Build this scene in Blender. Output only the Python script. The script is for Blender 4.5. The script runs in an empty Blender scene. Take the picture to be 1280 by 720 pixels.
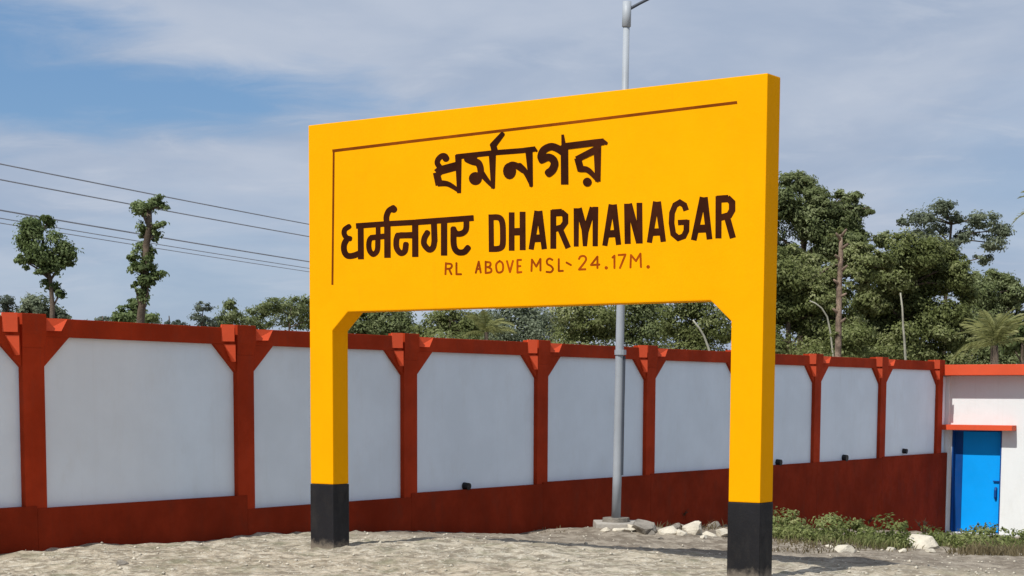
import bpy, bmesh, math, random
import numpy as np
from mathutils import Vector, Matrix, Euler

SC = bpy.context.scene
COL = SC.collection
R = math.radians
random.seed(7)
rng = np.random.default_rng(11)

# ------------------------------------------------------------------ camera
FPX, CY, ROLL, PITCH = 2172.6858, 702.6666, 0.0043, -0.0961     # solved from the photograph (1280 px wide)
CAM_H = 1.6
cam_data = bpy.data.cameras.new('camera')
cam_data.sensor_width = 36.0
cam_data.lens = FPX / 1280 * 36
cam_data.shift_y = (CY - 360) / 1280
cam_data.clip_start = 0.1
cam_data.clip_end = 6000
cam = bpy.data.objects.new('camera', cam_data)
COL.objects.link(cam)
cam.matrix_world = Matrix.Translation((0, 0, CAM_H)) @ Matrix.Rotation(math.pi / 2 + PITCH, 4, 'X') @ Matrix.Rotation(ROLL, 4, 'Z')
SC.camera = cam


def ray(px, py):
    c, s = math.cos(ROLL), math.sin(ROLL)
    dx, dy = px - 640, py - CY
    x, y = (c * dx + s * dy) / FPX, (-s * dx + c * dy) / FPX
    cp, sp = math.cos(PITCH), math.sin(PITCH)
    return Vector((x, cp + sp * y, sp - cp * y))


def at(px, py, Y):
    r = ray(px, py)
    return Vector((0, 0, CAM_H)) + r * (Y / r.y)


# ------------------------------------------------------------------ light
SIGN_TH, WALL_PHI = 0.6153, 0.9579
WDIR = Vector((math.cos(WALL_PHI), math.sin(WALL_PHI), 0))       # along the wall, away from the camera
WOUT = Vector((math.sin(WALL_PHI), -math.cos(WALL_PHI), 0))      # out of the wall, towards the yard
SUN_EL = R(52)
sh = (-WDIR - 0.07 * WOUT).normalized()
SUN_DIR = Vector((sh.x * math.cos(SUN_EL), sh.y * math.cos(SUN_EL), math.sin(SUN_EL)))
sun_data = bpy.data.lights.new('sun', 'SUN')
sun_data.energy = 4.5
sun_data.angle = R(0.5)
sun_data.color = (1.0, 0.97, 0.91)
sun = bpy.data.objects.new('sun', sun_data)
COL.objects.link(sun)
sun.location = (0, 0, 30)
sun.rotation_euler = SUN_DIR.to_track_quat('Z', 'Y').to_euler()

SC.view_settings.view_transform = 'Standard'
SC.view_settings.look = 'None'
SC.view_settings.gamma = 1.0
SC.view_settings.use_curve_mapping = False
SC.view_settings.exposure = 0.0

# ------------------------------------------------------------------ sky
world = bpy.data.worlds.new('World')
SC.world = world
world.use_nodes = True


class NT:
    """small helper to write node trees as expressions"""
    def __init__(self, tree):
        self.t = tree
        self.n = tree.nodes
        self.l = tree.links

    def node(self, kind, ins=None, **props):
        nd = self.n.new(kind)
        for k, v in props.items():
            setattr(nd, k, v)
        for k, v in (ins or {}).items():
            self.put(nd.inputs[k], v)
        return nd

    def put(self, sock, v):
        if hasattr(v, 'is_output'):
            self.l.new(v, sock)
        elif isinstance(v, bpy.types.Node):
            self.l.new(v.outputs[0], sock)
        else:
            if isinstance(v, (tuple, list)) and len(v) == 3 and sock.type == 'RGBA':
                v = (*v, 1)
            sock.default_value = v

    def math(self, op, a, b=0.0, clamp=False):
        nd = self.node('ShaderNodeMath', {0: a, 1: b}, operation=op)
        nd.use_clamp = clamp
        return nd.outputs[0]

    def vmath(self, op, a, b=(0, 0, 0)):
        nd = self.node('ShaderNodeVectorMath', {0: a, 1: b}, operation=op)
        return nd.outputs['Value'] if op in ('LENGTH', 'DOT_PRODUCT', 'DISTANCE') else nd.outputs[0]

    def noise(self, vec, scale, detail=4, rough=0.55, dist=0.0):
        return self.node('ShaderNodeTexNoise', {'Vector': vec, 'Scale': scale, 'Detail': detail, 'Roughness': rough, 'Distortion': dist}).outputs[0]

    def step(self, v, a, b, lo=0.0, hi=1.0):
        return self.node('ShaderNodeMapRange', {0: v, 1: a, 2: b, 3: lo, 4: hi}, interpolation_type='SMOOTHSTEP').outputs[0]

    def mix(self, f, a, b):
        nd = self.n.new('ShaderNodeMix')
        nd.data_type = 'RGBA'
        self.put(nd.inputs[0], f)
        self.put(nd.inputs[6], a)
        self.put(nd.inputs[7], b)
        return nd.outputs[2]

    def scale(self, vec, s):
        return self.node('ShaderNodeMapping', {'Vector': vec, 'Scale': s}).outputs[0]


w = NT(world.node_tree)
w.n.clear()
gen = w.node('ShaderNodeTexCoord').outputs['Generated']
dirv = w.vmath('NORMALIZE', gen)
sky = w.node('ShaderNodeTexSky', sky_type='NISHITA', sun_disc=False, sun_elevation=SUN_EL,
             sun_rotation=math.atan2(SUN_DIR.x, SUN_DIR.y) % (2 * math.pi), air_density=1.0, dust_density=0.4)
# clouds: flattened noise laid on a plane far overhead, with a long hole of blue in the west
sep = w.node('ShaderNodeSeparateXYZ', {0: dirv})
zz = w.math('ADD', w.math('MAXIMUM', sep.outputs[2], 0.0), 0.16)
plane = w.node('ShaderNodeCombineXYZ', {0: w.math('DIVIDE', sep.outputs[0], zz), 1: w.math('DIVIDE', sep.outputs[1], zz), 2: 0.0}).outputs[0]
n_big = w.noise(w.scale(plane, (1.0, 0.9, 1)), 1.6, 6, 0.55, 0.3)
n_mid = w.noise(w.scale(plane, (1.0, 1.3, 1)), 4.2, 7, 0.6, 0.5)
n_low = w.noise(w.vmath('ADD', plane, (3.7, 1.2, 0)), 0.9, 3, 0.5)


def hole(px, py, rx, rz):
    c = ray(px, py).normalized()
    d = w.vmath('SUBTRACT', dirv, tuple(c))
    d = w.vmath('MULTIPLY', d, (1 / rx, 1 / rx, 1 / rz))
    return w.vmath('LENGTH', d)


h1 = hole(110, 118, 0.165, 0.024)
h2 = hole(-150, 60, 0.14, 0.045)
h3 = hole(1290, 230, 0.07, 0.05)
h4 = hole(240, 360, 0.16, 0.05)
warp = w.math('MULTIPLY', w.math('SUBTRACT', n_mid, 0.5), 1.5)
warp_s = w.math('MULTIPLY', warp, 0.85)
cover1 = w.step(w.math('ADD', w.math('MINIMUM', h1, h2), warp_s), 0.36, 1.28)
cover2 = w.step(w.math('ADD', w.math('MINIMUM', h3, h4), warp), 0.0, 1.5, 0.62, 1.0)
cover = w.math('MULTIPLY', w.math('MULTIPLY', cover1, cover2), w.step(n_low, 0.22, 0.42, 0.55, 1.0))
cloud_col = w.mix(w.step(n_big, 0.34, 0.66), (3.8, 4.55, 5.9), (5.1, 5.65, 6.7))
cloud_col = w.mix(w.math('MULTIPLY', w.step(n_mid, 0.5, 0.75), 0.38), cloud_col, (6.0, 6.4, 7.2))
blue = w.mix(0.5, sky.outputs[0], (0.9, 2.7, 5.9))
skycol = w.mix(w.math('MULTIPLY', cover, 0.93), blue, cloud_col)
bg = w.node('ShaderNodeBackground', {0: skycol, 1: 0.1})
wo = w.node('ShaderNodeOutputWorld')
w.l.new(bg.outputs[0], wo.inputs[0])


# ------------------------------------------------------------------ object helpers
def tag(o, label=None, cat=None, group=None, kind=None):
    if label: o['label'] = label
    if cat: o['category'] = cat
    if group: o['group'] = group
    if kind: o['kind'] = kind
    return o


def empty(name, loc=(0, 0, 0), rz=0.0, parent=None):
    o = bpy.data.objects.new(name, None)
    o.empty_display_size = 0.3
    COL.objects.link(o)
    o.location = loc
    o.rotation_euler = (0, 0, rz)
    if parent: o.parent = parent
    return o


def link(name, me, mat=None, parent=None, smooth=False):
    o = bpy.data.objects.new(name, me)
    COL.objects.link(o)
    if mat and not me.materials: me.materials.append(mat)
    if parent: o.parent = parent
    if smooth:
        me.polygons.foreach_set('use_smooth', [True] * len(me.polygons))
    return o


def mesh_np(name, verts, faces):
    """verts (n,3), faces (m,k) arrays -> mesh, fast"""
    me = bpy.data.meshes.new(name)
    verts = np.asarray(verts, np.float32)
    faces = np.asarray(faces, np.int32)
    k = faces.shape[1]
    me.vertices.add(len(verts))
    me.vertices.foreach_set('co', verts.ravel())
    me.loops.add(faces.size)
    me.loops.foreach_set('vertex_index', faces.ravel())
    me.polygons.add(len(faces))
    me.polygons.foreach_set('loop_start', np.arange(0, faces.size, k, dtype=np.int32))
    me.update(calc_edges=True)
    me.validate()
    return me


class MB:
    """collects shapes and links them as one mesh object"""
    def __init__(self):
        self.v, self.f = [], []

    def add(self, verts, faces):
        b = len(self.v)
        self.v += [tuple(p) for p in verts]
        self.f += [tuple(i + b for i in fc) for fc in faces]
        return self

    def box(self, x0, x1, y0, y1, z0, z1):
        vs = [(x, y, z) for z in (z0, z1) for x, y in ((x0, y0), (x1, y0), (x1, y1), (x0, y1))]
        return self.add(vs, [(3, 2, 1, 0), (4, 5, 6, 7), (0, 1, 5, 4), (1, 2, 6, 5), (2, 3, 7, 6), (3, 0, 4, 7)])

    def prism(self, poly, y0, y1):
        """polygon in x,z extruded along y (counter-clockwise seen from -y)"""
        n = len(poly)
        vs = [(x, y0, z) for x, z in poly] + [(x, y1, z) for x, z in poly]
        fs = [tuple(range(n)), tuple(range(2 * n - 1, n - 1, -1))]
        fs += [(i, i + n, (i + 1) % n + n, (i + 1) % n) for i in range(n)]
        return self.add(vs, fs)

    def tube(self, pts, rads, n=8, caps=True):
        pts = [Vector(p) for p in pts]
        if not hasattr(rads, '__len__'): rads = [rads] * len(pts)
        ref = Vector((0.31, 0.17, 0.94)).normalized()
        vs = []
        for i, p in enumerate(pts):
            t = (pts[min(i + 1, len(pts) - 1)] - pts[max(i - 1, 0)]).normalized()
            a = t.cross(ref)
            if a.length < 0.1: a = t.cross(Vector((1, 0, 0)))
            a.normalize()
            b = t.cross(a)
            for k in range(n):
                an = 2 * math.pi * k / n
                vs.append(p + (a * math.cos(an) + b * math.sin(an)) * rads[i])
        fs = [(i * n + k, i * n + (k + 1) % n, (i + 1) * n + (k + 1) % n, (i + 1) * n + k)
              for i in range(len(pts) - 1) for k in range(n)]
        if caps:
            fs += [tuple(range(n - 1, -1, -1)), tuple(range((len(pts) - 1) * n, len(pts) * n))]
        return self.add(vs, fs)

    def mesh(self, name, bevel=0.0):
        me = bpy.data.meshes.new(name)
        me.from_pydata(self.v, [], self.f)
        bm = bmesh.new()
        bm.from_mesh(me)
        bmesh.ops.recalc_face_normals(bm, faces=bm.faces)
        if bevel:
            es = [e for e in bm.edges if len(e.link_faces) == 2 and e.calc_face_angle(0) > 0.5]
            bmesh.ops.bevel(bm, geom=es, offset=bevel, segments=2, profile=0.7, affect='EDGES')
        bm.to_mesh(me)
        bm.free()
        return me

    def build(self, name, mat, parent=None, bevel=0.0, smooth=False):
        return link(name, self.mesh(name, bevel), mat, parent, smooth)


def vnoise(x, y, seed=0):
    """value noise on numpy arrays, 0..1"""
    xi, yi = np.floor(x).astype(np.int64), np.floor(y).astype(np.int64)
    fx, fy = x - xi, y - yi
    fx, fy = fx * fx * (3 - 2 * fx), fy * fy * (3 - 2 * fy)

    def hsh(a, b):
        h = (a * 374761393 + b * 668265263 + seed * 1442695041) & 0x7fffffff
        h = ((h ^ (h >> 13)) * 1274126177) & 0x7fffffff
        return ((h ^ (h >> 16)) & 0xffff) / 65535.0
    return ((hsh(xi, yi) * (1 - fx) + hsh(xi + 1, yi) * fx) * (1 - fy) +
            (hsh(xi, yi + 1) * (1 - fx) + hsh(xi + 1, yi + 1) * fx) * fy)


# ------------------------------------------------------------------ materials
def new_mat(name):
    m = bpy.data.materials.new(name)
    m.use_nodes = True
    t = NT(m.node_tree)
    t.n.clear()
    out = t.node('ShaderNodeOutputMaterial')
    b = t.node('ShaderNodeBsdfPrincipled')
    t.l.new(b.outputs[0], out.inputs[0])
    pos = t.node('ShaderNodeNewGeometry').outputs['Position']
    return m, t, b, pos, out


def paint(name, col, var=0.10, rough=0.55, grime=None, grime_amt=0.0, bump=0.15, spec=0.3, scale=1.0, streak=0.0):
    """painted plaster: mottled colour, blotchy dirt, rain streaks and a lightly trowelled surface"""
    m, t, b, pos, out = new_mat(name)
    n1 = t.noise(pos, 1.1 * scale, 5, 0.6)
    n2 = t.noise(pos, 9 * scale, 4, 0.6)
    n3 = t.noise(pos, 60 * scale, 3, 0.6)
    dark = tuple(c * (1 - var * 1.6) for c in col)
    light = tuple(min(1, c * (1 + var * 0.8)) for c in col)
    c = t.mix(t.step(n1, 0.3, 0.7), dark, light)
    c = t.mix(t.math('MULTIPLY', t.step(n2, 0.45, 0.75), var * 2), c, dark)
    if grime:
        g = t.math('MULTIPLY', t.step(t.noise(t.scale(pos, (2.2, 2.2, 0.9)), 1.6 * scale, 8, 0.7), 0.5, 0.8), grime_amt)
        c = t.mix(g, c, grime)
    if streak and grime:
        s = t.noise(t.scale(pos, (7, 7, 0.25)), 2.0, 5, 0.65)
        c = t.mix(t.math('MULTIPLY', t.step(s, 0.52, 0.78), streak), c, grime)
    t.put(b.inputs['Base Color'], c)
    t.put(b.inputs['Roughness'], t.step(n2, 0.2, 0.8, rough - 0.08, rough + 0.12))
    b.inputs['Specular IOR Level'].default_value = spec
    h = t.math('ADD', t.math('MULTIPLY', n2, 0.7), t.math('MULTIPLY', n3, 0.3))
    bp = t.node('ShaderNodeBump', {'Height': h, 'Strength': bump, 'Distance': 0.02})
    t.l.new(bp.outputs[0], b.inputs['Normal'])
    return m


M = {}
M['yellow'] = paint('yellow_paint', (0.88, 0.372, 0.001), 0.03, 0.75, (0.60, 0.25, 0.004), 0.16, 0.14, 0.03, 1.0, 0.10)
M['black'] = paint('black_paint', (0.012, 0.0115, 0.014), 0.25, 0.6, (0.07, 0.06, 0.05), 0.35, 0.25, 0.25)
def dusty(m, col, z1):
    """splashed earth dried on the lowest hand's breadth, ragged along its upper edge"""
    t = NT(m.node_tree)
    b = next(n for n in t.n if n.type == 'BSDF_PRINCIPLED')
    old = b.inputs['Base Color'].links[0].from_socket
    pos = t.node('ShaderNodeNewGeometry').outputs['Position']
    z = t.node('ShaderNodeSeparateXYZ', {0: pos}).outputs[2]
    n = t.noise(pos, 14, 6, 0.7)
    k = t.math('ADD', z, t.math('MULTIPLY', t.math('SUBTRACT', n, 0.5), z1 * 1.8))
    f = t.math('MULTIPLY', t.step(k, z1, 0.0), 0.75)
    t.put(b.inputs['Base Color'], t.mix(f, old, col))


dusty(M['black'], (0.24, 0.20, 0.155), 0.11)
M['letter'] = paint('dark_letter_paint', (0.040, 0.0095, 0.003), 0.3, 0.7, None, 0, 0.05, 0.06)
M['letter_red'] = paint('thin_red_letter_paint', (0.34, 0.060, 0.002), 0.3, 0.7, None, 0, 0.05, 0.06)
M['line'] = paint('brown_line_paint', (0.22, 0.050, 0.002), 0.25, 0.7, None, 0, 0.05, 0.06)
M['white_panel'] = paint('white_panel_paint', (0.70, 0.785, 0.875), 0.035, 0.6, (0.52, 0.54, 0.55), 0.22, 0.12, 0.10, 1.0, 0.09)
M['white'] = paint('white_wall_paint', (0.74, 0.765, 0.765), 0.03, 0.6, (0.5, 0.48, 0.42), 0.22, 0.12, 0.2, 1.0, 0.14)
M['red'] = paint('red_oxide_paint', (0.37, 0.038, 0.011), 0.16, 0.75, (0.17, 0.045, 0.028), 0.4, 0.25, 0.06, 1.0, 0.3)
M['red_low'] = paint('dark_red_plinth_paint', (0.23, 0.027, 0.010), 0.16, 0.8, (0.11, 0.03, 0.018), 0.6, 0.3, 0.03, 1.0, 0.2)
M['orange'] = paint('orange_red_paint', (0.66, 0.085, 0.030), 0.06, 0.55, (0.35, 0.08, 0.04), 0.2, 0.12, 0.2)
M['blue'] = paint('blue_door_paint', (0.002, 0.33, 0.88), 0.04, 0.5, (0.01, 0.18, 0.5), 0.2, 0.1, 0.15)
M['blue_frame_shade'] = paint('blue_frame_shade_paint', (0.002, 0.055, 0.23), 0.08, 0.45, (0.01, 0.05, 0.2), 0.15, 0.08, 0.3)  # frame blue, darkened to carry the shadow strip beside the door
M['blue_dark'] = paint('blue_handle_paint', (0.004, 0.06, 0.24), 0.1, 0.4)
M['steel'] = paint('galvanised_steel', (0.33, 0.36, 0.395), 0.10, 0.5, (0.32, 0.32, 0.32), 0.3, 0.05, 0.45)
M['cable'] = paint('grey_cable', (0.055, 0.065, 0.085), 0.1, 0.5)
M['wire'] = paint('wire_metal', (0.33, 0.36, 0.41), 0.1, 0.5)
M['pipe'] = paint('black_pipe', (0.012, 0.012, 0.014), 0.2, 0.6)
M['concrete'] = paint('pale_concrete', (0.40, 0.37, 0.325), 0.12, 0.85, (0.20, 0.18, 0.15), 0.5, 0.5, 0.1, 3)
M['rock'] = paint('pale_rock', (0.60, 0.55, 0.45), 0.14, 0.85, (0.27, 0.24, 0.19), 0.5, 0.8, 0.1, 4)
M['rock_grey'] = paint('grey_rock', (0.27, 0.245, 0.21), 0.22, 0.85, (0.14, 0.125, 0.10), 0.6, 0.8, 0.1, 4)
M['bark'] = paint('grey_brown_bark', (0.13, 0.10, 0.075), 0.3, 0.9, (0.06, 0.05, 0.035), 0.6, 0.9, 0.1, 3)
M['bark_red'] = paint('reddish_bark', (0.27, 0.20, 0.15), 0.4, 0.9, (0.07, 0.055, 0.035), 0.95, 0.9, 0.1, 3)
M['bark_pale'] = paint('pale_dead_wood', (0.36, 0.35, 0.28), 0.2, 0.85, (0.25, 0.22, 0.18), 0.5, 0.6, 0.1, 3)


def leaf_mat(name, dark, mid, light, trans=0.45):
    """foliage: every leaf takes its own tone, with wider patches of younger and older growth"""
    m, t, b, pos, out = new_mat(name)
    rnd = t.node('ShaderNodeNewGeometry').outputs['Random Per Island']
    patch = t.noise(pos, 0.55, 4, 0.6)
    f = t.math('ADD', t.math('MULTIPLY', rnd, 0.55), t.math('MULTIPLY', t.step(patch, 0.3, 0.7), 0.45))
    c = t.mix(t.step(f, 0.10, 0.55), dark, mid)
    c = t.mix(t.step(f, 0.55, 0.98), c, light)
    t.put(b.inputs['Base Color'], c)
    b.inputs['Roughness'].default_value = 0.6
    b.inputs['Specular IOR Level'].default_value = 0.25
    tr = t.node('ShaderNodeBsdfTranslucent', {0: c})
    mx = t.node('ShaderNodeMixShader', {0: trans})
    t.l.new(b.outputs[0], mx.inputs[1])
    t.l.new(tr.outputs[0], mx.inputs[2])
    t.l.new(mx.outputs[0], out.inputs[0])
    return m


M['leaf_olive'] = leaf_mat('olive_leaves', (0.09, 0.11, 0.032), (0.19, 0.22, 0.075), (0.4, 0.42, 0.21))
M['leaf_deep'] = leaf_mat('deep_green_leaves', (0.085, 0.112, 0.04), (0.18, 0.215, 0.085), (0.37, 0.41, 0.22))
M['leaf_blue'] = leaf_mat('grey_green_leaves', (0.105, 0.13, 0.082), (0.195, 0.23, 0.145), (0.35, 0.39, 0.27))
M['leaf_fresh'] = leaf_mat('fresh_green_leaves', (0.065, 0.098, 0.034), (0.15, 0.2, 0.072), (0.3, 0.36, 0.17))
M['leaf_far'] = leaf_mat('distant_leaves', (0.09, 0.115, 0.09), (0.15, 0.18, 0.13), (0.23, 0.26, 0.19))
M['frond'] = leaf_mat('palm_fronds', (.15,.16,.05), (.30,.31,.12), (.46,.45,.24))
M['grass'] = leaf_mat('grass_blades', (.13,.14,.05), (.23,.24,.09), (.36,.35,.17))
M['grass_dry'] = leaf_mat('dry_grass_blades', (0.110, 0.085, 0.045), (0.190, 0.150, 0.080), (0.280, 0.240, 0.140))
M['weed_leaf'] = leaf_mat('weed_leaves', (.11,.135,.04), (.22,.26,.085), (.38,.40,.18))
M['scrub'] = leaf_mat('scrub_stalks', (0.07, 0.06, 0.035), (0.12, 0.10, 0.06), (0.18, 0.15, 0.09))
LETTERS = {
 'b': [
  [(1.7894,3.8333,1.7665,3.8305),(1.7982,3.8374,1.7558,3.8322),(1.804,3.8459,1.7452,3.8387),(1.804,3.8568,1.7386,3.8488),(1.8025,3.8617,1.7365,3.8555),(1.8012,3.8674,1.735,3.8622),(1.7989,3.8759,1.7341,3.8658),(1.7935,3.8873,1.7344,3.865),(1.7823,3.8989,1.7374,3.8619),(1.7686,3.9064,1.739,3.8611),(1.7552,3.9114,1.7372,3.8617),(1.7404,3.9146,1.7348,3.8622),(1.7241,3.9156,1.7331,3.8623),(1.7076,3.9136,1.7319,3.8622),(1.6926,3.9086,1.7281,3.8609),(1.6791,3.9021,1.7211,3.8575),(1.6665,3.8944,1.7134,3.8529),(1.6548,3.8857,1.7068,3.8479),(1.6451,3.8763,1.7024,3.8435),(1.6377,3.8662,1.6993,3.8393),(1.632,3.8554,1.6969,3.8347),(1.6282,3.8436,1.6955,3.8304),(1.6269,3.8306,1.6951,3.8267),(1.629,3.8164,1.6955,3.8243),(1.6357,3.8023,1.6967,3.8217),(1.6449,3.7903,1.7006,3.8166),(1.6542,3.7803,1.7074,3.8093),(1.6623,3.7719,1.716,3.8004),(1.6695,3.7638,1.724,3.7913),(1.6803,3.7561,1.7294,3.7808),(1.6929,3.753,1.7283,3.7709),(1.7034,3.7546,1.7224,3.7642)],
  [(1.7221,3.8644,1.7221,3.8626),(1.7264,3.878,1.7264,3.8485),(1.7385,3.8889,1.7385,3.8357),(1.7559,3.8942,1.756,3.8279),(1.7753,3.8927,1.7753,3.8265),(1.7927,3.8849,1.7928,3.8318),(1.8048,3.8722,1.8048,3.8428),(1.8091,3.858,1.8091,3.8563)],
  [(1.6911,3.6927,1.6218,3.7603),(1.7222,3.7114,1.6714,3.7899),(1.9219,3.7399,1.8945,3.8211)],
  [(1.6074,3.7313,1.6939,3.7404),(1.6406,3.6073,1.7299,3.617)],
  [(1.667,3.5997,1.6691,3.6629),(1.6899,3.5989,1.691,3.6599),(1.7129,3.5984,1.7135,3.6573),(1.7343,3.5979,1.7372,3.6543),(1.7533,3.5968,1.7614,3.6504),(1.7695,3.5946,1.785,3.6448),(1.7839,3.5912,1.8065,3.6372),(1.7977,3.5864,1.8253,3.6286),(1.8118,3.5805,1.842,3.6194),(1.8267,3.5734,1.8572,3.6101),(1.8423,3.5658,1.8723,3.6006),(1.8578,3.5579,1.8881,3.5904),(1.8733,3.5492,1.9036,3.5794),(1.8891,3.5399,1.9186,3.5682),(1.9053,3.5303,1.9332,3.5572),(1.9216,3.5208,1.9478,3.5465)],
  [(1.8753,3.8846,1.9565,3.8798),(1.9009,3.522,1.9503,3.5197)],
  [(1.8945,3.8411,1.8876,3.8915),(2.3409,3.8462,2.3351,3.8958),(2.684,3.8415,2.6791,3.8904)],
  [(1.9852,3.8437,2.0004,3.8659),(1.9834,3.8319,2.0117,3.8731),(1.9902,3.8181,2.0293,3.8752),(2.0049,3.8069,2.0484,3.8702),(2.0159,3.802,2.0595,3.8645),(2.0269,3.797,2.0703,3.8587),(2.0388,3.7916,2.0804,3.8534),(2.0517,3.7861,2.0901,3.8486),(2.0669,3.7801,2.0988,3.8445),(2.0843,3.7748,2.1081,3.8411),(2.1007,3.7711,2.1209,3.8373),(2.1134,3.7681,2.1374,3.8325),(2.121,3.766,2.1568,3.8255),(2.1237,3.7649,2.1762,3.8147),(2.1257,3.7637,2.191,3.8013),(2.1285,3.7608,2.2013,3.7878),(2.1317,3.7558,2.2083,3.7744),(2.1353,3.7484,2.2132,3.7614),(2.1387,3.7395,2.2172,3.7479),(2.1415,3.7295,2.2201,3.7327),(2.1437,3.7174,2.2215,3.7168),(2.1454,3.7033,2.222,3.7012),(2.147,3.688,2.2223,3.6864),(2.149,3.6731,2.2229,3.672),(2.1537,3.6612,2.2203,3.6603),(2.1637,3.6526,2.2118,3.6519),(2.1751,3.6491,2.201,3.6488)],
  [(2.0012,3.8171,2.0296,3.8793),(2.1088,3.7677,2.1464,3.8504)],
  [(2.0417,3.6522,2.0417,3.6504),(2.0476,3.6747,2.0478,3.6271),(2.0646,3.6936,2.0649,3.6059),(2.0901,3.7053,2.0904,3.5907),(2.1201,3.708,2.1204,3.5841),(2.15,3.7012,2.1503,3.5868),(2.1754,3.6861,2.1756,3.5986),(2.1923,3.6649,2.1925,3.6176),(2.1983,3.6417,2.1983,3.64)],
  [(2.1528,3.7143,2.1747,3.7265),(2.1462,3.706,2.1868,3.7288),(2.1456,3.694,2.2018,3.7255),(2.1525,3.6816,2.2148,3.7167),(2.1729,3.6634,2.2311,3.696),(2.1938,3.6446,2.2476,3.6748),(2.2145,3.626,2.2639,3.654),(2.2344,3.6084,2.2792,3.6345),(2.2525,3.5927,2.2931,3.6174),(2.2684,3.5795,2.3052,3.6031),(2.2824,3.5683,2.3161,3.591),(2.2952,3.5584,2.3263,3.5799),(2.3076,3.5491,2.3365,3.569),(2.3204,3.5392,2.3472,3.5574),(2.3268,3.5355,2.3509,3.5519),(2.3338,3.5344,2.3511,3.5463),(2.3392,3.5359,2.3485,3.5423)],
  [(2.2744,3.875,2.3618,3.8699),(2.3057,3.5409,2.3509,3.5388)],
  [(2.4426,4.0536,2.4577,4.0424),(2.4342,4.0566,2.4622,4.0358),(2.4237,4.0561,2.4624,4.0273),(2.4144,4.0515,2.4575,4.0194),(2.2963,3.9617,2.3571,3.9169),(2.2893,3.9506,2.344,3.9102),(2.2896,3.9386,2.3292,3.9094),(2.2959,3.9294,2.3172,3.9137)],
  [(2.2912,3.9436,2.3621,3.9524),(2.313,3.8652,2.3893,3.8748)],
  [(2.443,3.6954,2.443,3.6936),(2.4487,3.7235,2.4489,3.6646),(2.4651,3.7473,2.4656,3.6385),(2.4898,3.7622,2.4905,3.6202),(2.5189,3.7659,2.5197,3.6124),(2.5481,3.758,2.5488,3.6163),(2.5728,3.7397,2.5734,3.6313),(2.5894,3.7137,2.5897,3.655),(2.5953,3.6848,2.5953,3.6831)],
  [(2.4767,3.7016,2.4622,3.7185),(2.4861,3.6961,2.4592,3.7273),(2.4993,3.6942,2.4621,3.7375),(2.5126,3.6977,2.4713,3.7457),(2.5242,3.7035,2.4811,3.7509),(2.5352,3.7098,2.4911,3.757),(2.5438,3.7144,2.5037,3.7641),(2.5493,3.7165,2.52,3.7709),(2.5518,3.7168,2.5406,3.7746),(2.5555,3.7164,2.5616,3.7734),(2.5626,3.7147,2.5803,3.7693),(2.5723,3.7113,2.5972,3.7638),(2.5836,3.7066,2.6125,3.7577),(2.595,3.7013,2.6275,3.7512),(2.6057,3.6958,2.6428,3.7436),(2.6167,3.689,2.6577,3.7349),(2.6288,3.6811,2.6716,3.7262),(2.6419,3.6724,2.6845,3.718),(2.655,3.6639,2.6973,3.7101),(2.6694,3.6585,2.7074,3.7001),(2.6835,3.6587,2.7109,3.6888),(2.6933,3.6635,2.708,3.6797)],
  [(2.685,3.8427,2.6774,3.8916),(2.8165,3.8457,2.8089,3.8945)],
  [(2.7815,3.8587,2.8119,3.8874),(2.8282,3.8405,2.84,3.8517)],
  [(2.5993,3.7377,2.6173,3.7526),(2.5948,3.7287,2.6283,3.7565),(2.5967,3.7168,2.643,3.7552),(2.6057,3.7055,2.6571,3.7482),(2.6217,3.6946,2.6694,3.7368),(2.6373,3.6851,2.6822,3.7262),(2.6506,3.6767,2.6972,3.7134),(2.6629,3.6674,2.7129,3.6971),(2.6759,3.6545,2.7276,3.6766),(2.6902,3.6359,2.7406,3.6521),(2.7057,3.6122,2.7521,3.6248),(2.7216,3.5856,2.763,3.596),(2.7377,3.558,2.7735,3.5672),(2.7538,3.5314,2.7842,3.5395),(2.7579,3.5268,2.7852,3.534),(2.7635,3.5241,2.7832,3.5294),(2.7688,3.5239,2.7794,3.5267)],
  [(2.6967,3.8673,2.7814,3.8651),(2.7464,3.5316,2.7874,3.531)],
  [(2.9167,3.737,2.8893,3.7305),(2.9268,3.7435,2.8758,3.7314),(2.9322,3.7553,2.8617,3.7386),(2.9301,3.7694,2.8517,3.7509),(2.926,3.7784,2.8487,3.7573),(2.9213,3.7866,2.8448,3.7641),(2.9191,3.7909,2.8392,3.775),(2.9188,3.7918,2.8346,3.7902),(2.9189,3.793,2.8348,3.8067),(2.9203,3.7987,2.8386,3.8217),(2.9235,3.8071,2.8441,3.8363),(2.9279,3.8154,2.8522,3.8515),(2.9328,3.8221,2.8635,3.8666),(2.9379,3.8267,2.8785,3.8801),(2.9454,3.831,2.8967,3.8906),(2.9567,3.8358,2.9166,3.8989),(2.9696,3.8397,2.9378,3.9053),(2.982,3.8423,2.9599,3.9098),(2.9912,3.843,2.983,3.9116),(2.9982,3.8424,3.0065,3.9096),(3.0067,3.8404,3.0281,3.9043),(3.0175,3.8365,3.047,3.8976),(3.03,3.8312,3.0634,3.8906),(3.0424,3.8256,3.0789,3.8835),(3.0531,3.8202,3.0947,3.8754),(3.0634,3.814,3.1097,3.8663),(3.0747,3.8065,3.1231,3.8575),(3.0872,3.7981,3.1351,3.8493),(3.1,3.7898,3.1471,3.8416),(3.116,3.7836,3.1583,3.8302),(3.1316,3.7837,3.1622,3.8174),(3.1425,3.7891,3.1589,3.8072)],
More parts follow.
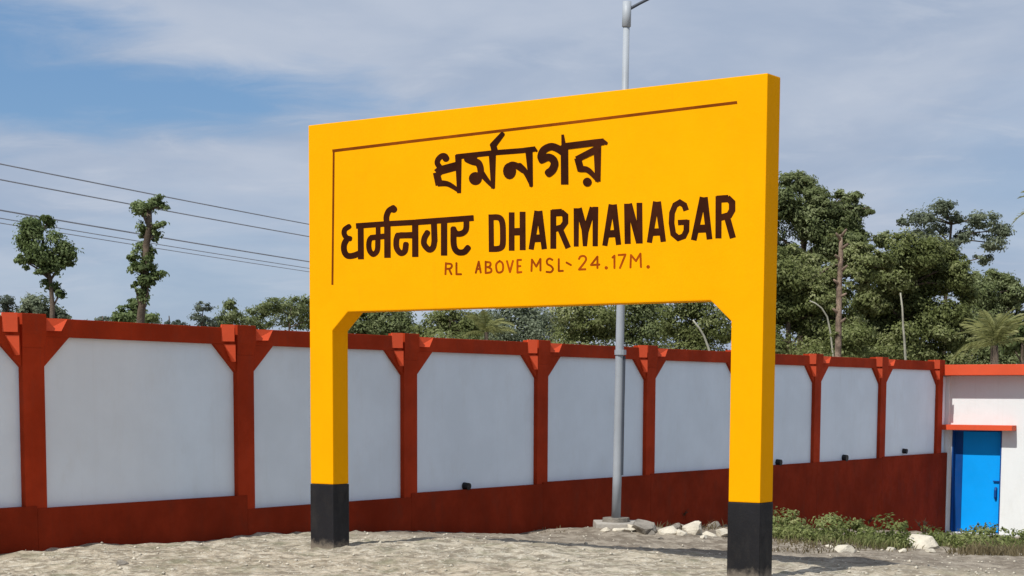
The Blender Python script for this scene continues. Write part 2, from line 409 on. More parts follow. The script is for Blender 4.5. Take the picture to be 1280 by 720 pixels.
  [(2.8753,3.748,2.8628,3.7697),(2.8848,3.74,2.8615,3.7804),(2.8998,3.7356,2.8676,3.7915),(2.9161,3.7372,2.8804,3.7993),(2.9289,3.741,2.8911,3.8029),(2.9412,3.7453,2.9023,3.8073),(2.9506,3.7483,2.9163,3.8124),(2.9561,3.7494,2.9339,3.8169),(2.9574,3.7492,2.9551,3.8181),(2.9594,3.7487,2.976,3.8149),(2.9643,3.7469,2.9944,3.8092),(2.9699,3.7441,3.0112,3.8017),(2.9747,3.7409,3.0267,3.7926),(2.9776,3.7384,3.0404,3.7818),(2.9795,3.7359,3.0518,3.7694),(2.9815,3.7324,3.0607,3.756),(2.9831,3.7282,3.0673,3.7417),(2.9838,3.7242,3.0714,3.7267),(2.9838,3.721,3.0726,3.7109),(2.9828,3.7169,3.0702,3.6951),(2.9801,3.7104,3.0652,3.6804),(2.9759,3.7028,3.0587,3.6667),(2.971,3.6955,3.0512,3.6541),(2.9666,3.6903,3.0423,3.6421),(2.9633,3.6875,3.0312,3.6312),(2.959,3.6849,3.0191,3.6226),(2.9521,3.6813,3.0083,3.6164),(2.9426,3.6766,3,3.6117),(2.9329,3.6712,2.9923,3.607),(2.9211,3.6594,2.9746,3.6016),(2.918,3.6452,2.9566,3.6034),(2.9228,3.6331,2.9436,3.6106)],
  [(3.0942,3.8816,3.1767,3.8757),(3.1003,3.5267,3.183,3.5219)],
  [(3.1003,3.9764,3.1295,3.9765),(3.1029,3.8662,3.1558,3.8665)],
  [(3.1384,3.8371,3.1287,3.8984),(3.4768,3.8458,3.468,3.9064),(3.5673,3.8463,3.5595,3.9067)],
  [(3.5315,3.8566,3.5548,3.9046),(3.5968,3.8462,3.6069,3.8673)],
  [(3.4498,3.8748,3.5355,3.8692),(3.4739,3.5277,3.531,3.5247)],
  [(3.4559,3.8397,3.4902,3.7812),(3.2536,3.7675,3.2848,3.7148)],
  [(3.2446,3.7476,3.3183,3.7584),(3.2828,3.6302,3.3564,3.6413)],
  [(3.2818,3.6473,3.2839,3.6676),(3.2849,3.6381,3.2888,3.6757),(3.2943,3.6293,3.2998,3.6815),(3.3082,3.6244,3.3142,3.6823),(3.327,3.6224,3.3299,3.6792),(3.3447,3.6218,3.3461,3.6772),(3.3584,3.6211,3.3665,3.6741),(3.3698,3.6191,3.3902,3.6674),(3.3824,3.6142,3.4146,3.6548),(3.399,3.6037,3.4375,3.6369),(3.4191,3.5876,3.4587,3.6159),(3.441,3.568,3.4792,3.5935),(3.4637,3.5472,3.499,3.5711),(3.4861,3.5276,3.5185,3.5501),(3.4938,3.5229,3.5229,3.5432),(3.5022,3.5215,3.5232,3.5362),(3.5087,3.5233,3.52,3.5312)],
  [(3.3401,3.5335,3.3401,3.5318),(3.3448,3.55,3.3452,3.5146),(3.3584,3.5632,3.359,3.4996),(3.378,3.5698,3.3788,3.4904),(3.3999,3.5683,3.4007,3.489),(3.4196,3.5591,3.4203,3.4956),(3.4334,3.5441,3.4337,3.5089),(3.4384,3.527,3.4384,3.5253)],
 ],
 'h': [
  [(0.5579,3.2956,0.5711,3.2794),(0.549,3.3012,0.5734,3.271),(0.5358,3.3033,0.5695,3.2615),(0.522,3.3006,0.5596,3.2541),(0.5107,3.2957,0.5469,3.2487),(0.4982,3.291,0.5338,3.2437),(0.484,3.2852,0.5232,3.2394),(0.4688,3.2775,0.5165,3.236),(0.4551,3.2666,0.5137,3.2338),(0.446,3.2536,0.5118,3.231),(0.4407,3.2404,0.5099,3.2262),(0.4383,3.2271,0.5089,3.2205),(0.4384,3.214,0.5089,3.2147),(0.4409,3.2009,0.5098,3.2101),(0.4467,3.1878,0.5116,3.2059),(0.4551,3.1755,0.5153,3.2006),(0.4649,3.1646,0.5205,3.1947),(0.4755,3.155,0.5262,3.1895),(0.4875,3.146,0.5303,3.1865),(0.5021,3.1387,0.5318,3.1857),(0.5169,3.1344,0.5343,3.185),(0.5289,3.1322,0.5403,3.1839),(0.5373,3.1309,0.55,3.1824),(0.545,3.1293,0.56,3.1803),(0.5595,3.129,0.5729,3.1749),(0.5712,3.1334,0.5809,3.1665),(0.5773,3.1402,0.5825,3.158)],
  [(0.5188,3.1844,0.5431,3.1729),(0.5061,3.1865,0.5512,3.1652),(0.4917,3.1834,0.5542,3.1538),(0.4803,3.1749,0.5498,3.1421),(0.472,3.1642,0.5408,3.1305),(0.4628,3.1535,0.5312,3.1193),(0.4528,3.1413,0.5231,3.1094),(0.4431,3.1272,0.5172,3.1007),(0.4358,3.1114,0.5135,3.0927),(0.4316,3.095,0.5111,3.0833),(0.4296,3.0786,0.5098,3.0723),(0.4294,3.062,0.5097,3.0612),(0.4313,3.0456,0.5109,3.0509),(0.4353,3.0301,0.5131,3.0422),(0.4417,3.0153,0.5164,3.0344),(0.4503,3.0009,0.5208,3.027),(0.4615,2.9871,0.5258,3.021),(0.4761,2.9742,0.5303,3.017),(0.4945,2.9634,0.5335,3.015),(0.5155,2.9563,0.5371,3.0138),(0.5366,2.9529,0.5436,3.0128),(0.557,2.952,0.5536,3.0123),(0.5768,2.9527,0.5664,3.0127),(0.5972,2.9545,0.5806,3.014),(0.6191,2.9579,0.596,3.0164),(0.6415,2.963,0.6139,3.0204),(0.6635,2.9687,0.634,3.0256),(0.6845,2.9744,0.6554,3.0313),(0.7049,2.9795,0.6765,3.0366),(0.7182,2.9861,0.6927,3.0374),(0.7253,2.9959,0.7069,3.0329),(0.7252,3.0055,0.7153,3.0254)],
  [(0.6526,3.2826,0.7316,3.279),(0.6545,2.9456,0.7336,2.9429)],
  [(0.6327,3.2498,0.6279,3.305),(1.0335,3.2508,1.0293,3.3052),(1.3991,3.2466,1.3956,3.3003)],
  [(0.8876,3.2762,0.9498,3.273),(0.8871,3.1529,0.9494,3.1499)],
  [(0.9369,3.1601,0.9373,3.1418),(0.9329,3.168,0.9337,3.1341),(0.9229,3.1749,0.924,3.1278),(0.9091,3.1779,0.9103,3.1257),(0.8934,3.1785,0.8928,3.1262),(0.8765,3.1797,0.875,3.1275),(0.8571,3.1807,0.8603,3.1282),(0.8353,3.18,0.851,3.1279),(0.813,3.1748,0.8477,3.1271),(0.7952,3.1645,0.8458,3.126),(0.7829,3.1522,0.8426,3.1229),(0.7746,3.139,0.8392,3.1174),(0.769,3.1253,0.8361,3.1097),(0.7653,3.1113,0.8337,3.1005),(0.7631,3.0955,0.8321,3.0891),(0.7626,3.0778,0.8317,3.0754),(0.7637,3.0593,0.8326,3.0611),(0.7668,3.041,0.8348,3.0481),(0.7726,3.0237,0.838,3.0385),(0.7818,3.0078,0.8428,3.0303),(0.7938,2.9929,0.8494,3.0219),(0.8083,2.9795,0.8564,3.0155),(0.8267,2.9677,0.8604,3.0129),(0.8514,2.9601,0.8568,3.014),(0.8771,2.9628,0.8528,3.0136),(0.8972,2.9709,0.8559,3.0149),(0.9137,2.982,0.8622,3.019),(0.9274,2.9956,0.8684,3.0252),(0.938,3.0119,0.873,3.0322),(0.9441,3.0312,0.8763,3.0427),(0.9469,3.0522,0.8784,3.0587),(0.948,3.0732,0.8794,3.0775),(0.9483,3.0923,0.8797,3.0961),(0.9487,3.1079,0.8801,3.1118),(0.9489,3.1202,0.8804,3.1229),(0.9485,3.1306,0.8801,3.131),(0.9478,3.1391,0.8794,3.1383),(0.947,3.1465,0.8786,3.146),(0.9464,3.1544,0.8779,3.1545),(0.9421,3.1649,0.8806,3.165),(0.933,3.1724,0.8886,3.1725),(0.9226,3.1754,0.8986,3.1754)],
  [(0.822,3.1241,0.8143,3.1789),(1.0409,3.1324,1.0332,3.1868)],
  [(0.9957,3.277,1.0791,3.2728),(0.9957,2.9467,1.0792,2.9434)],
  [(1.0473,3.2575,1.0215,3.2567),(1.058,3.261,1.01,3.2596),(1.0661,3.2694,0.9997,3.2675),(1.0682,3.2809,0.9945,3.2788),(1.0664,3.2944,0.9928,3.2914),(1.0641,3.3078,0.9905,3.3044),(1.0622,3.3197,0.9883,3.3187),(1.0615,3.3299,0.9873,3.3343),(1.0624,3.339,0.9888,3.3503),(1.0649,3.3487,0.9928,3.3658),(1.0689,3.3592,0.9985,3.3807),(1.0739,3.3691,1.0059,3.3953),(1.0795,3.3776,1.0152,3.4091),(1.0849,3.3835,1.0269,3.4222),(1.09,3.3873,1.0421,3.4332),(1.0973,3.3908,1.0584,3.441),(1.1079,3.3946,1.0733,3.4464),(1.1213,3.3992,1.0859,3.4507),(1.1346,3.4044,1.0976,3.4552),(1.1455,3.4119,1.1121,3.4576),(1.15,3.4218,1.1259,3.4548),(1.148,3.4308,1.1351,3.4486)],
  [(1.0728,3.4185,1.0728,3.4166),(1.0774,3.4324,1.0773,3.4021),(1.0901,3.4439,1.0899,3.3893),(1.1084,3.4495,1.1082,3.3815),(1.1287,3.4484,1.1285,3.3804),(1.1469,3.4406,1.1467,3.3861),(1.1595,3.4277,1.1594,3.3975),(1.1639,3.4133,1.1639,3.4114)],
  [(1.1531,3.1264,1.1495,3.1854),(1.399,3.1239,1.3954,3.1824)],
  [(1.1658,3.1825,1.1903,3.1753),(1.1541,3.1826,1.1996,3.1693),(1.1421,3.1775,1.2052,3.1592),(1.1342,3.1679,1.2043,3.1477),(1.1304,3.1589,1.2,3.1376),(1.1261,3.15,1.1956,3.1282),(1.1213,3.1393,1.1919,3.1201),(1.117,3.1267,1.1894,3.1124),(1.1145,3.1125,1.1878,3.1036),(1.1132,3.0973,1.1868,3.0916),(1.1127,3.0806,1.1864,3.0776),(1.1135,3.0627,1.187,3.0636),(1.1162,3.0443,1.1888,3.0513),(1.122,3.0263,1.1918,3.0419),(1.1315,3.0096,1.1967,3.0334),(1.1436,2.994,1.2038,3.0242),(1.1578,2.9799,1.2118,3.0162),(1.1742,2.9674,1.2182,3.0113),(1.1951,2.9573,1.219,3.0109),(1.2197,2.9539,1.216,3.0113),(1.2422,2.9569,1.2164,3.0114),(1.2611,2.9639,1.2198,3.0126),(1.2772,2.9738,1.2237,3.015),(1.2905,2.9868,1.2262,3.0174),(1.2988,3.0028,1.2283,3.0215),(1.3029,3.0192,1.2306,3.0306),(1.3051,3.0347,1.2324,3.0434),(1.3068,3.0491,1.2341,3.0583),(1.309,3.0624,1.2365,3.0727),(1.3072,3.074,1.242,3.0833),(1.2995,3.0832,1.2524,3.09),(1.2891,3.0879,1.2638,3.0915)],
  [(1.3996,3.2454,1.3942,3.3015),(2.1042,3.2499,2.0989,3.3046)],
  [(1.3921,3.178,1.392,3.1196),(1.1963,3.1877,1.1962,3.1289)],
  [(1.3494,3.2768,1.4278,3.2728),(1.35,2.9413,1.4286,2.9382)],
  [(1.583,3.2754,1.6571,3.2733),(1.5911,3.0775,1.6653,3.0759)],
  [(1.5444,3.191,1.5661,3.1802),(1.5331,3.1931,1.5734,3.1729),(1.5202,3.1902,1.576,3.1624),(1.5099,3.1825,1.572,3.1515),(1.5021,3.1724,1.5637,3.1407),(1.4937,3.1623,1.5549,3.1302),(1.4846,3.1509,1.5474,3.1208),(1.4758,3.138,1.5418,3.1125),(1.4691,3.1241,1.5379,3.1045),(1.4646,3.1103,1.535,3.0953),(1.4613,3.096,1.5327,3.0857),(1.4598,3.0804,1.5319,3.0771),(1.4614,3.0635,1.5326,3.0701),(1.4676,3.0461,1.5346,3.0644),(1.4792,3.0293,1.5397,3.057),(1.494,3.0134,1.549,3.047),(1.5108,2.9987,1.5601,3.0373),(1.5293,2.9859,1.5697,3.0306),(1.5511,2.9758,1.5727,3.0293),(1.5759,2.9727,1.5699,3.0296),(1.5985,2.9767,1.569,3.0295),(1.6166,2.9849,1.5713,3.0305),(1.6309,2.9956,1.5753,3.0335),(1.6426,3.0087,1.5789,3.0375),(1.6507,3.0245,1.5821,3.0438),(1.6555,3.0415,1.5853,3.0547),(1.6587,3.0581,1.588,3.0692),(1.6614,3.0739,1.5908,3.0854),(1.6645,3.0886,1.5942,3.1009),(1.6633,3.1,1.6,3.1112),(1.6562,3.1094,1.6105,3.1175),(1.6463,3.1143,1.6217,3.1187)],
  [(1.7065,3.2761,1.7831,3.272),(1.7067,2.9401,1.7834,2.9369)],
  [(2.0033,3.2851,2.0276,3.2833),(1.9928,3.2827,2.0379,3.2795),(1.9839,3.2755,2.0463,3.2711),(1.9802,3.2648,2.0495,3.2599),(1.9797,3.2461,2.0491,3.242),(1.9799,3.2268,2.0493,3.2231),(1.9797,3.2091,2.0491,3.2035),(1.9785,3.1947,2.0475,3.1839),(1.9761,3.1851,2.0427,3.1652),(1.9728,3.1792,2.0338,3.1492),(1.9688,3.1749,2.0218,3.1363),(1.9639,3.1714,2.0078,3.1264),(1.9576,3.1684,1.9931,3.1192),(1.9505,3.1659,1.9779,3.1138),(1.9425,3.1641,1.9607,3.1099),(1.9327,3.1631,1.9416,3.108),(1.9225,3.1631,1.9218,3.1079),(1.9144,3.164,1.9016,3.1102),(1.9116,3.1648,1.8804,3.1162),(1.9113,3.165,1.8621,3.1275),(1.9084,3.1682,1.8498,3.1406),(1.9033,3.1754,1.8418,3.1522),(1.8968,3.1856,1.8357,3.1615),(1.8894,3.1955,1.8295,3.1698),(1.8791,3.204,1.8252,3.1809),(1.8664,3.2079,1.8274,3.1912),(1.8553,3.2068,1.8344,3.1978)],
  [(1.8465,3.2108,1.8721,3.2096),(1.8355,3.2081,1.883,3.2059),(1.8265,3.2002,1.8922,3.1972),(1.8229,3.1889,1.896,3.1855),(1.8232,3.1561,1.8963,3.1524),(1.8228,3.1216,1.8959,3.1178),(1.8228,3.0873,1.8959,3.0847),(1.8242,3.0549,1.8971,3.0556),(1.8282,3.0264,1.9003,3.0331),(1.8354,3.0028,1.9051,3.0175),(1.8456,2.9829,1.9105,3.0069),(1.8588,2.9664,1.9161,2.9999),(1.8741,2.9533,1.9222,2.9947),(1.8916,2.9424,1.9283,2.9908),(1.9134,2.9339,1.9344,2.9885),(1.9371,2.9297,1.9431,2.9869),(1.9598,2.9288,1.9542,2.9865),(1.9811,2.9304,1.9653,2.9873),(2.0019,2.9344,1.9725,2.9886),(2.0211,2.9426,1.9761,2.9902),(2.0357,2.9536,1.981,2.9938),(2.0462,2.964,1.988,3.0007),(2.0544,2.9727,1.9969,3.0101),(2.0627,2.9804,2.0066,3.0191),(2.069,2.9907,2.0186,3.0256),(2.0685,3.0016,2.0322,3.0268),(2.0627,3.0098,2.0431,3.0234)],
 ],
 'e': [
  [(2.2742,3.3009,2.3359,3.298),(2.28,2.9484,2.3419,2.9463)],
  [(2.2954,3.243,2.2913,3.299),(2.3138,3.2428,2.3089,3.2988),(2.3327,3.243,2.3274,3.2989),(2.35,3.243,2.3468,3.2989),(2.3642,3.2424,2.3663,3.2981),(2.3744,3.2412,2.385,3.2958),(2.3815,3.2395,2.4014,3.2919),(2.386,3.2379,2.4162,3.2866),(2.3884,3.2366,2.4299,3.2793),(2.3907,3.2349,2.4415,3.2703),(2.3935,3.2319,2.4512,3.2599),(2.3964,3.2276,2.4592,3.2483),(2.3991,3.222,2.4651,3.236),(2.4017,3.2144,2.4693,3.2233),(2.4041,3.2045,2.4725,3.2101),(2.4062,3.1928,2.4751,3.1957),(2.4078,3.1789,2.4771,3.1792),(2.4089,3.1627,2.4782,3.1611),(2.4094,3.1449,2.4788,3.1423),(2.4097,3.1265,2.4791,3.1235),(2.41,3.1085,2.4794,3.1056),(2.4103,3.0903,2.4797,3.0873),(2.4105,3.0714,2.4799,3.0681),(2.4104,3.0532,2.4799,3.0489),(2.4099,3.0372,2.4793,3.031),(2.4087,3.0247,2.4778,3.0155),(2.4072,3.016,2.4757,3.0031),(2.4059,3.011,2.4728,2.9922),(2.405,3.0093,2.4679,2.9818),(2.4045,3.0086,2.4606,2.9725),(2.4029,3.0072,2.4514,2.9647),(2.4007,3.0058,2.4404,2.9578),(2.3979,3.0047,2.4277,2.9527),(2.3932,3.0035,2.4144,2.9492),(2.3858,3.0023,2.4008,2.947),(2.3762,3.0014,2.3858,2.9455),(2.364,3.001,2.3686,2.9449),(2.3487,3.0013,2.3499,2.9453),(2.3311,3.0022,2.331,2.9461),(2.3124,3.0031,2.3125,2.9471),(2.2942,3.0039,2.2948,2.9477)],
  [(2.511,3.3076,2.5779,3.3038),(2.5128,2.9503,2.5798,2.9473)],
  [(2.6352,3.3062,2.7035,3.3026),(2.639,2.9497,2.7074,2.9469)],
  [(2.5471,3.0891,2.5437,3.1586),(2.674,3.0865,2.6705,3.1557)],
  [(2.8036,3.3088,2.8741,3.2954),(2.7394,2.9551,2.7986,2.9446)],
  [(2.8228,3.2991,2.8935,3.3028),(2.8881,2.9449,2.9488,2.9489)],
  [(2.7988,3.0148,2.7945,3.0862),(2.8998,3.0137,2.8955,3.0848)],
  [(2.9826,3.3025,3.0492,3.2987),(2.9853,2.9475,3.0521,2.9446)],
  [(3.0033,3.2393,2.9977,3.3068),(3.1157,3.2389,3.1101,3.3061)],
  [(3.0784,3.2609,3.1213,3.2996),(3.1172,3.2315,3.183,3.2528),(3.1175,3.1891,3.1837,3.1681),(3.0938,3.1629,3.1342,3.1133),(3.0234,3.1513,3.0407,3.0977)],
  [(3.063,3.1162,3.1221,3.1338),(3.1551,2.9368,3.2138,2.9548)],
  [(3.2399,3.304,3.3014,3.3003),(3.2452,2.9558,3.2992,2.9532)],
  [(3.2629,3.2951,3.3294,3.3063),(3.3381,3.0722,3.4026,3.0836)],
  [(3.4171,3.309,3.4827,3.2888),(3.3382,3.0875,3.4025,3.0683)],
  [(3.326,3.1298,3.412,3.1243),(3.3444,2.9551,3.3904,2.9524)],
  [(3.4463,3.3048,3.5088,3.3009),(3.4503,2.9501,3.5072,2.9473)],
  [(3.619,3.3202,3.6856,3.3069),(3.5538,2.9528,3.6096,2.9424)],
  [(3.6396,3.3109,3.7063,3.3138),(3.7015,2.9477,3.757,2.9508)],
  [(3.6125,3.019,3.6069,3.0852),(3.7202,3.0194,3.7146,3.0854)],
  [(3.782,3.3125,3.8467,3.3095),(3.793,2.9542,3.8578,2.9521)],
  [(3.8011,3.3046,3.8652,3.3151),(3.9142,2.9509,3.9779,2.9623)],
  [(3.9127,3.3132,3.9732,3.3101),(3.9215,2.9527,3.982,2.9504)],
  [(4.0836,3.3177,4.148,3.3049),(4.0239,2.9592,4.078,2.9491)],
  [(4.102,3.3084,4.1663,3.312),(4.1675,2.9531,4.2228,2.9569)],
  [(4.0782,3.0115,4.0728,3.0765),(4.1862,3.0117,4.1808,3.0765)],
  [(4.4507,3.2222,4.3958,3.209),(4.4276,3.2792,4.3798,3.2485),(4.3576,3.3194,4.358,3.2609),(4.2871,3.2881,4.3348,3.2505),(4.2511,3.2105,4.3096,3.1962),(4.2465,3.1157,4.3058,3.1152),(4.2677,3.0077,4.3222,3.0315),(4.3413,2.9514,4.3525,3.0082),(4.4231,2.9728,4.3803,3.0154),(4.4567,3.0325,4.3985,3.0477),(4.4584,3.1335,4.4,3.138)],
  [(4.3428,3.0917,4.339,3.1392),(4.4409,3.0914,4.437,3.1387)],
  [(4.5568,3.3293,4.6218,3.3132),(4.4739,2.9609,4.5309,2.9476)],
  [(4.5736,3.319,4.6359,3.3216),(4.6318,2.9533,4.6887,2.9564)],
  [(4.5355,3.0166,4.5314,3.0866),(4.64,3.0148,4.6358,3.0845)],
  [(4.7126,3.3225,4.773,3.3186),(4.7174,2.9603,4.7779,2.9572)],
  [(4.7287,3.2633,4.7227,3.3267),(4.8427,3.2632,4.8368,3.3263)],
  [(4.8066,3.2835,4.8499,3.3207),(4.8445,3.2496,4.9073,3.2694),(4.8454,3.2024,4.9089,3.1842),(4.8284,3.1765,4.8715,3.1269),(4.7462,3.1609,4.7643,3.1063)],
  [(4.8018,3.1238,4.861,3.1352),(4.8596,2.9495,4.9186,2.9612)],
 ],
 'r': [
  [(1.7633,2.8731,1.7716,2.8725),(1.7596,2.8723,1.7751,2.8712),(1.7565,2.8698,1.7779,2.8682),(1.7551,2.8662,1.7789,2.8644),(1.7491,2.7591,1.7729,2.7575),(1.7501,2.7553,1.7715,2.7538),(1.7529,2.7524,1.7684,2.7513),(1.7564,2.7511,1.7648,2.7505)],
  [(1.7572,2.8581,1.7578,2.8646),(1.7584,2.8552,1.7593,2.8673),(1.7616,2.8526,1.7629,2.8693),(1.7663,2.8512,1.7678,2.8698),(1.7795,2.8501,1.7806,2.8687),(1.7934,2.8492,1.7943,2.8678),(1.8062,2.8482,1.8082,2.8667),(1.8165,2.8468,1.8214,2.865),(1.8221,2.8452,1.8335,2.8615),(1.8243,2.8438,1.8428,2.8553),(1.8257,2.8417,1.8481,2.8475),(1.8265,2.8386,1.8502,2.8398),(1.8266,2.835,1.8503,2.8328),(1.826,2.8318,1.8491,2.8264),(1.8248,2.8291,1.8465,2.8205),(1.8227,2.8264,1.8421,2.8147),(1.8196,2.8237,1.8362,2.8096),(1.8158,2.8214,1.8289,2.8052),(1.8114,2.8198,1.82,2.8019),(1.8057,2.8188,1.8098,2.8002),(1.7975,2.8185,1.7989,2.7998),(1.7877,2.8187,1.788,2.8),(1.777,2.8191,1.7775,2.8004),(1.7666,2.8192,1.7675,2.8004),(1.7619,2.8183,1.7627,2.8014),(1.7586,2.8159,1.7592,2.8038),(1.7574,2.8131,1.7577,2.8066)],
  [(1.7958,2.8141,1.8034,2.8166),(1.7931,2.8121,1.8072,2.8167),(1.7919,2.8087,1.8113,2.8151),(1.7928,2.8049,1.8144,2.8119),(1.8232,2.7521,1.8448,2.7592),(1.8263,2.749,1.8457,2.7554),(1.8305,2.7474,1.8444,2.752),(1.8342,2.7475,1.8418,2.75)],
  [(1.8903,2.8679,1.8985,2.8676),(1.8867,2.867,1.9021,2.8664),(1.8838,2.8644,1.905,2.8636),(1.8826,2.8607,1.9062,2.8598),(1.8828,2.7539,1.9064,2.7531),(1.8839,2.7502,1.9052,2.7494),(1.8869,2.7474,1.9023,2.7468),(1.8905,2.7462,1.8987,2.7459)],
  [(1.8851,2.7506,1.8851,2.7571),(1.8865,2.7477,1.8864,2.7599),(1.8899,2.7453,1.8898,2.7621),(1.8946,2.7442,1.8946,2.7628),(1.9513,2.7422,1.9513,2.7608),(1.956,2.7429,1.956,2.7597),(1.9594,2.7451,1.9594,2.7572),(1.9607,2.7479,1.9607,2.7544)],
  [(2.1598,2.8719,2.1676,2.8699),(2.1561,2.8718,2.1706,2.8681),(2.1524,2.87,2.1726,2.8649),(2.1501,2.8667,2.1725,2.8611),(2.1148,2.7612,2.1372,2.7557),(2.1147,2.7574,2.1349,2.7524),(2.1167,2.7542,2.1313,2.7506),(2.1197,2.7524,2.1276,2.7504)],
  [(2.1557,2.8708,2.1636,2.8716),(2.1525,2.8694,2.1673,2.871),(2.1502,2.8665,2.1707,2.8686),(2.1499,2.8627,2.1727,2.8651),(2.174,2.7579,2.1967,2.7604),(2.1759,2.7544,2.1964,2.7566),(2.1794,2.752,2.1942,2.7536),(2.1831,2.7514,2.191,2.7522)],
  [(2.1252,2.7908,2.1247,2.7973),(2.1266,2.7881,2.1258,2.8001),(2.1301,2.7858,2.129,2.8024),(2.1348,2.7848,2.1336,2.8033),(2.1823,2.785,2.1811,2.8034),(2.1869,2.7859,2.1858,2.8025),(2.19,2.7882,2.1893,2.8002),(2.1912,2.791,2.1907,2.7975)],
  [(2.2389,2.8682,2.2469,2.8678),(2.2354,2.8673,2.2504,2.8667),(2.2325,2.8647,2.2533,2.8639),(2.2314,2.8611,2.2545,2.8602),(2.2318,2.7527,2.2549,2.7519),(2.2329,2.749,2.2537,2.7482),(2.2358,2.7462,2.2508,2.7457),(2.2393,2.7451,2.2474,2.7448)],
  [(2.2335,2.8536,2.234,2.86),(2.2345,2.8508,2.2356,2.8626),(2.2376,2.8481,2.2391,2.8646),(2.2421,2.8468,2.2438,2.8651),(2.2532,2.8457,2.2544,2.864),(2.2649,2.8449,2.2659,2.8632),(2.2755,2.844,2.2777,2.8622),(2.2836,2.8428,2.2891,2.8605),(2.2872,2.8416,2.3,2.8569),(2.2882,2.8408,2.3079,2.8501),(2.2891,2.8389,2.3116,2.8423),(2.2895,2.8355,2.3125,2.8349),(2.2892,2.8316,2.312,2.8284),(2.2884,2.8282,2.3107,2.8227),(2.2873,2.8257,2.3084,2.8173),(2.2855,2.8233,2.3046,2.8121),(2.2831,2.821,2.2997,2.8075),(2.2803,2.8191,2.2937,2.8036),(2.2775,2.8179,2.2865,2.8005),(2.2739,2.8173,2.2782,2.799),(2.2686,2.8171,2.2697,2.7987),(2.2617,2.8174,2.2616,2.799),(2.254,2.8178,2.2541,2.7994),(2.2464,2.8179,2.247,2.7995),(2.2418,2.8171,2.2423,2.8005),(2.2385,2.8149,2.2389,2.8029),(2.2373,2.8121,2.2375,2.8057)],
  [(2.2602,2.8089,2.2641,2.8144),(2.2597,2.806,2.2669,2.8162),(2.2612,2.8027,2.2712,2.8168),(2.2647,2.8,2.2758,2.8156),(2.2732,2.7959,2.2837,2.8118),(2.2822,2.7921,2.2925,2.8081),(2.2901,2.7885,2.3017,2.8039),(2.2955,2.7854,2.3107,2.7988),(2.298,2.7831,2.3178,2.7921),(2.2995,2.7801,2.3218,2.7841),(2.3002,2.776,2.3233,2.7758),(2.2999,2.7721,2.3225,2.7672),(2.2985,2.7692,2.3185,2.7587),(2.2964,2.7674,2.3103,2.7517),(2.2912,2.7657,2.2986,2.7479),(2.2813,2.7643,2.2854,2.746),(2.2686,2.7634,2.2715,2.745),(2.2547,2.7626,2.2578,2.7442),(2.2415,2.7615,2.2451,2.7431),(2.2372,2.7602,2.2404,2.7437),(2.2343,2.7576,2.2366,2.7457),(2.2336,2.7547,2.2348,2.7483)],
  [(2.4118,2.8665,2.4167,2.8613),(2.4086,2.8682,2.4179,2.8585),(2.4043,2.8685,2.4171,2.8551),(2.4,2.8671,2.4142,2.8522),(2.3928,2.8628,2.4066,2.8477),(2.3849,2.8586,2.3986,2.8433),(2.3767,2.8539,2.3914,2.8393),(2.3688,2.8485,2.3858,2.8354),(2.3623,2.8418,2.3821,2.8316),(2.358,2.8344,2.3797,2.8275),(2.3557,2.8269,2.3782,2.8228),(2.3547,2.8193,2.3775,2.8174),(2.3546,2.8117,2.3775,2.8112),(2.3551,2.8039,2.3779,2.8043),(2.3561,2.7951,2.3788,2.7963),(2.3578,2.7851,2.3804,2.7873),(2.3604,2.775,2.3826,2.7785),(2.3638,2.7653,2.3853,2.7709),(2.3687,2.7568,2.388,2.7661),(2.3755,2.7502,2.3906,2.7637),(2.3838,2.7457,2.3936,2.762),(2.3924,2.7431,2.3974,2.7609),(2.4008,2.742,2.4018,2.7603),(2.4088,2.7419,2.4064,2.7602),(2.417,2.7427,2.4112,2.7607),(2.4255,2.7447,2.4166,2.762),(2.434,2.7479,2.4218,2.7639),(2.442,2.7525,2.4262,2.7664),(2.4486,2.7586,2.4293,2.7693),(2.4532,2.7661,2.4319,2.7735),(2.4562,2.7745,2.434,2.7795),(2.4582,2.7833,2.4356,2.7866),(2.4592,2.7921,2.4365,2.7942),(2.4595,2.8006,2.4367,2.8014),(2.4591,2.809,2.4364,2.8086),(2.458,2.8177,2.4355,2.816),(2.456,2.8265,2.4338,2.8232),(2.4529,2.835,2.4316,2.8295),(2.4484,2.8431,2.4289,2.8344),(2.442,2.8501,2.4255,2.838),(2.4343,2.8555,2.4209,2.8412),(2.4267,2.8597,2.4148,2.8446),(2.4199,2.8632,2.4077,2.8483),(2.4135,2.867,2.4007,2.8524),(2.4091,2.8685,2.3976,2.8553),(2.4048,2.8682,2.3965,2.8587),(2.4018,2.8667,2.3973,2.8616)],
  [(2.4857,2.8618,2.4934,2.8632),(2.4828,2.8602,2.497,2.8627),(2.4809,2.8571,2.5006,2.8607),(2.4811,2.8534,2.5029,2.8573),(2.5163,2.7493,2.5381,2.7533),(2.5186,2.746,2.5383,2.7496),(2.5222,2.7439,2.5364,2.7465),(2.5259,2.7435,2.5335,2.7449)],
  [(2.5288,2.7434,2.5211,2.7453),(2.5324,2.7436,2.5182,2.7471),(2.5359,2.7454,2.5162,2.7503),(2.5382,2.7486,2.5163,2.7541),(2.5723,2.8516,2.5505,2.8572),(2.5723,2.8554,2.5527,2.8604),(2.5704,2.8586,2.5563,2.8622),(2.5675,2.8604,2.5598,2.8623)],
  [(2.6092,2.8672,2.617,2.8669),(2.6058,2.8663,2.6204,2.8657),(2.603,2.8638,2.6232,2.863),(2.6019,2.8602,2.6244,2.8593),(2.6026,2.7439,2.625,2.7431),(2.6037,2.7403,2.6239,2.7395),(2.6065,2.7375,2.6211,2.737),(2.6099,2.7364,2.6178,2.7361)],
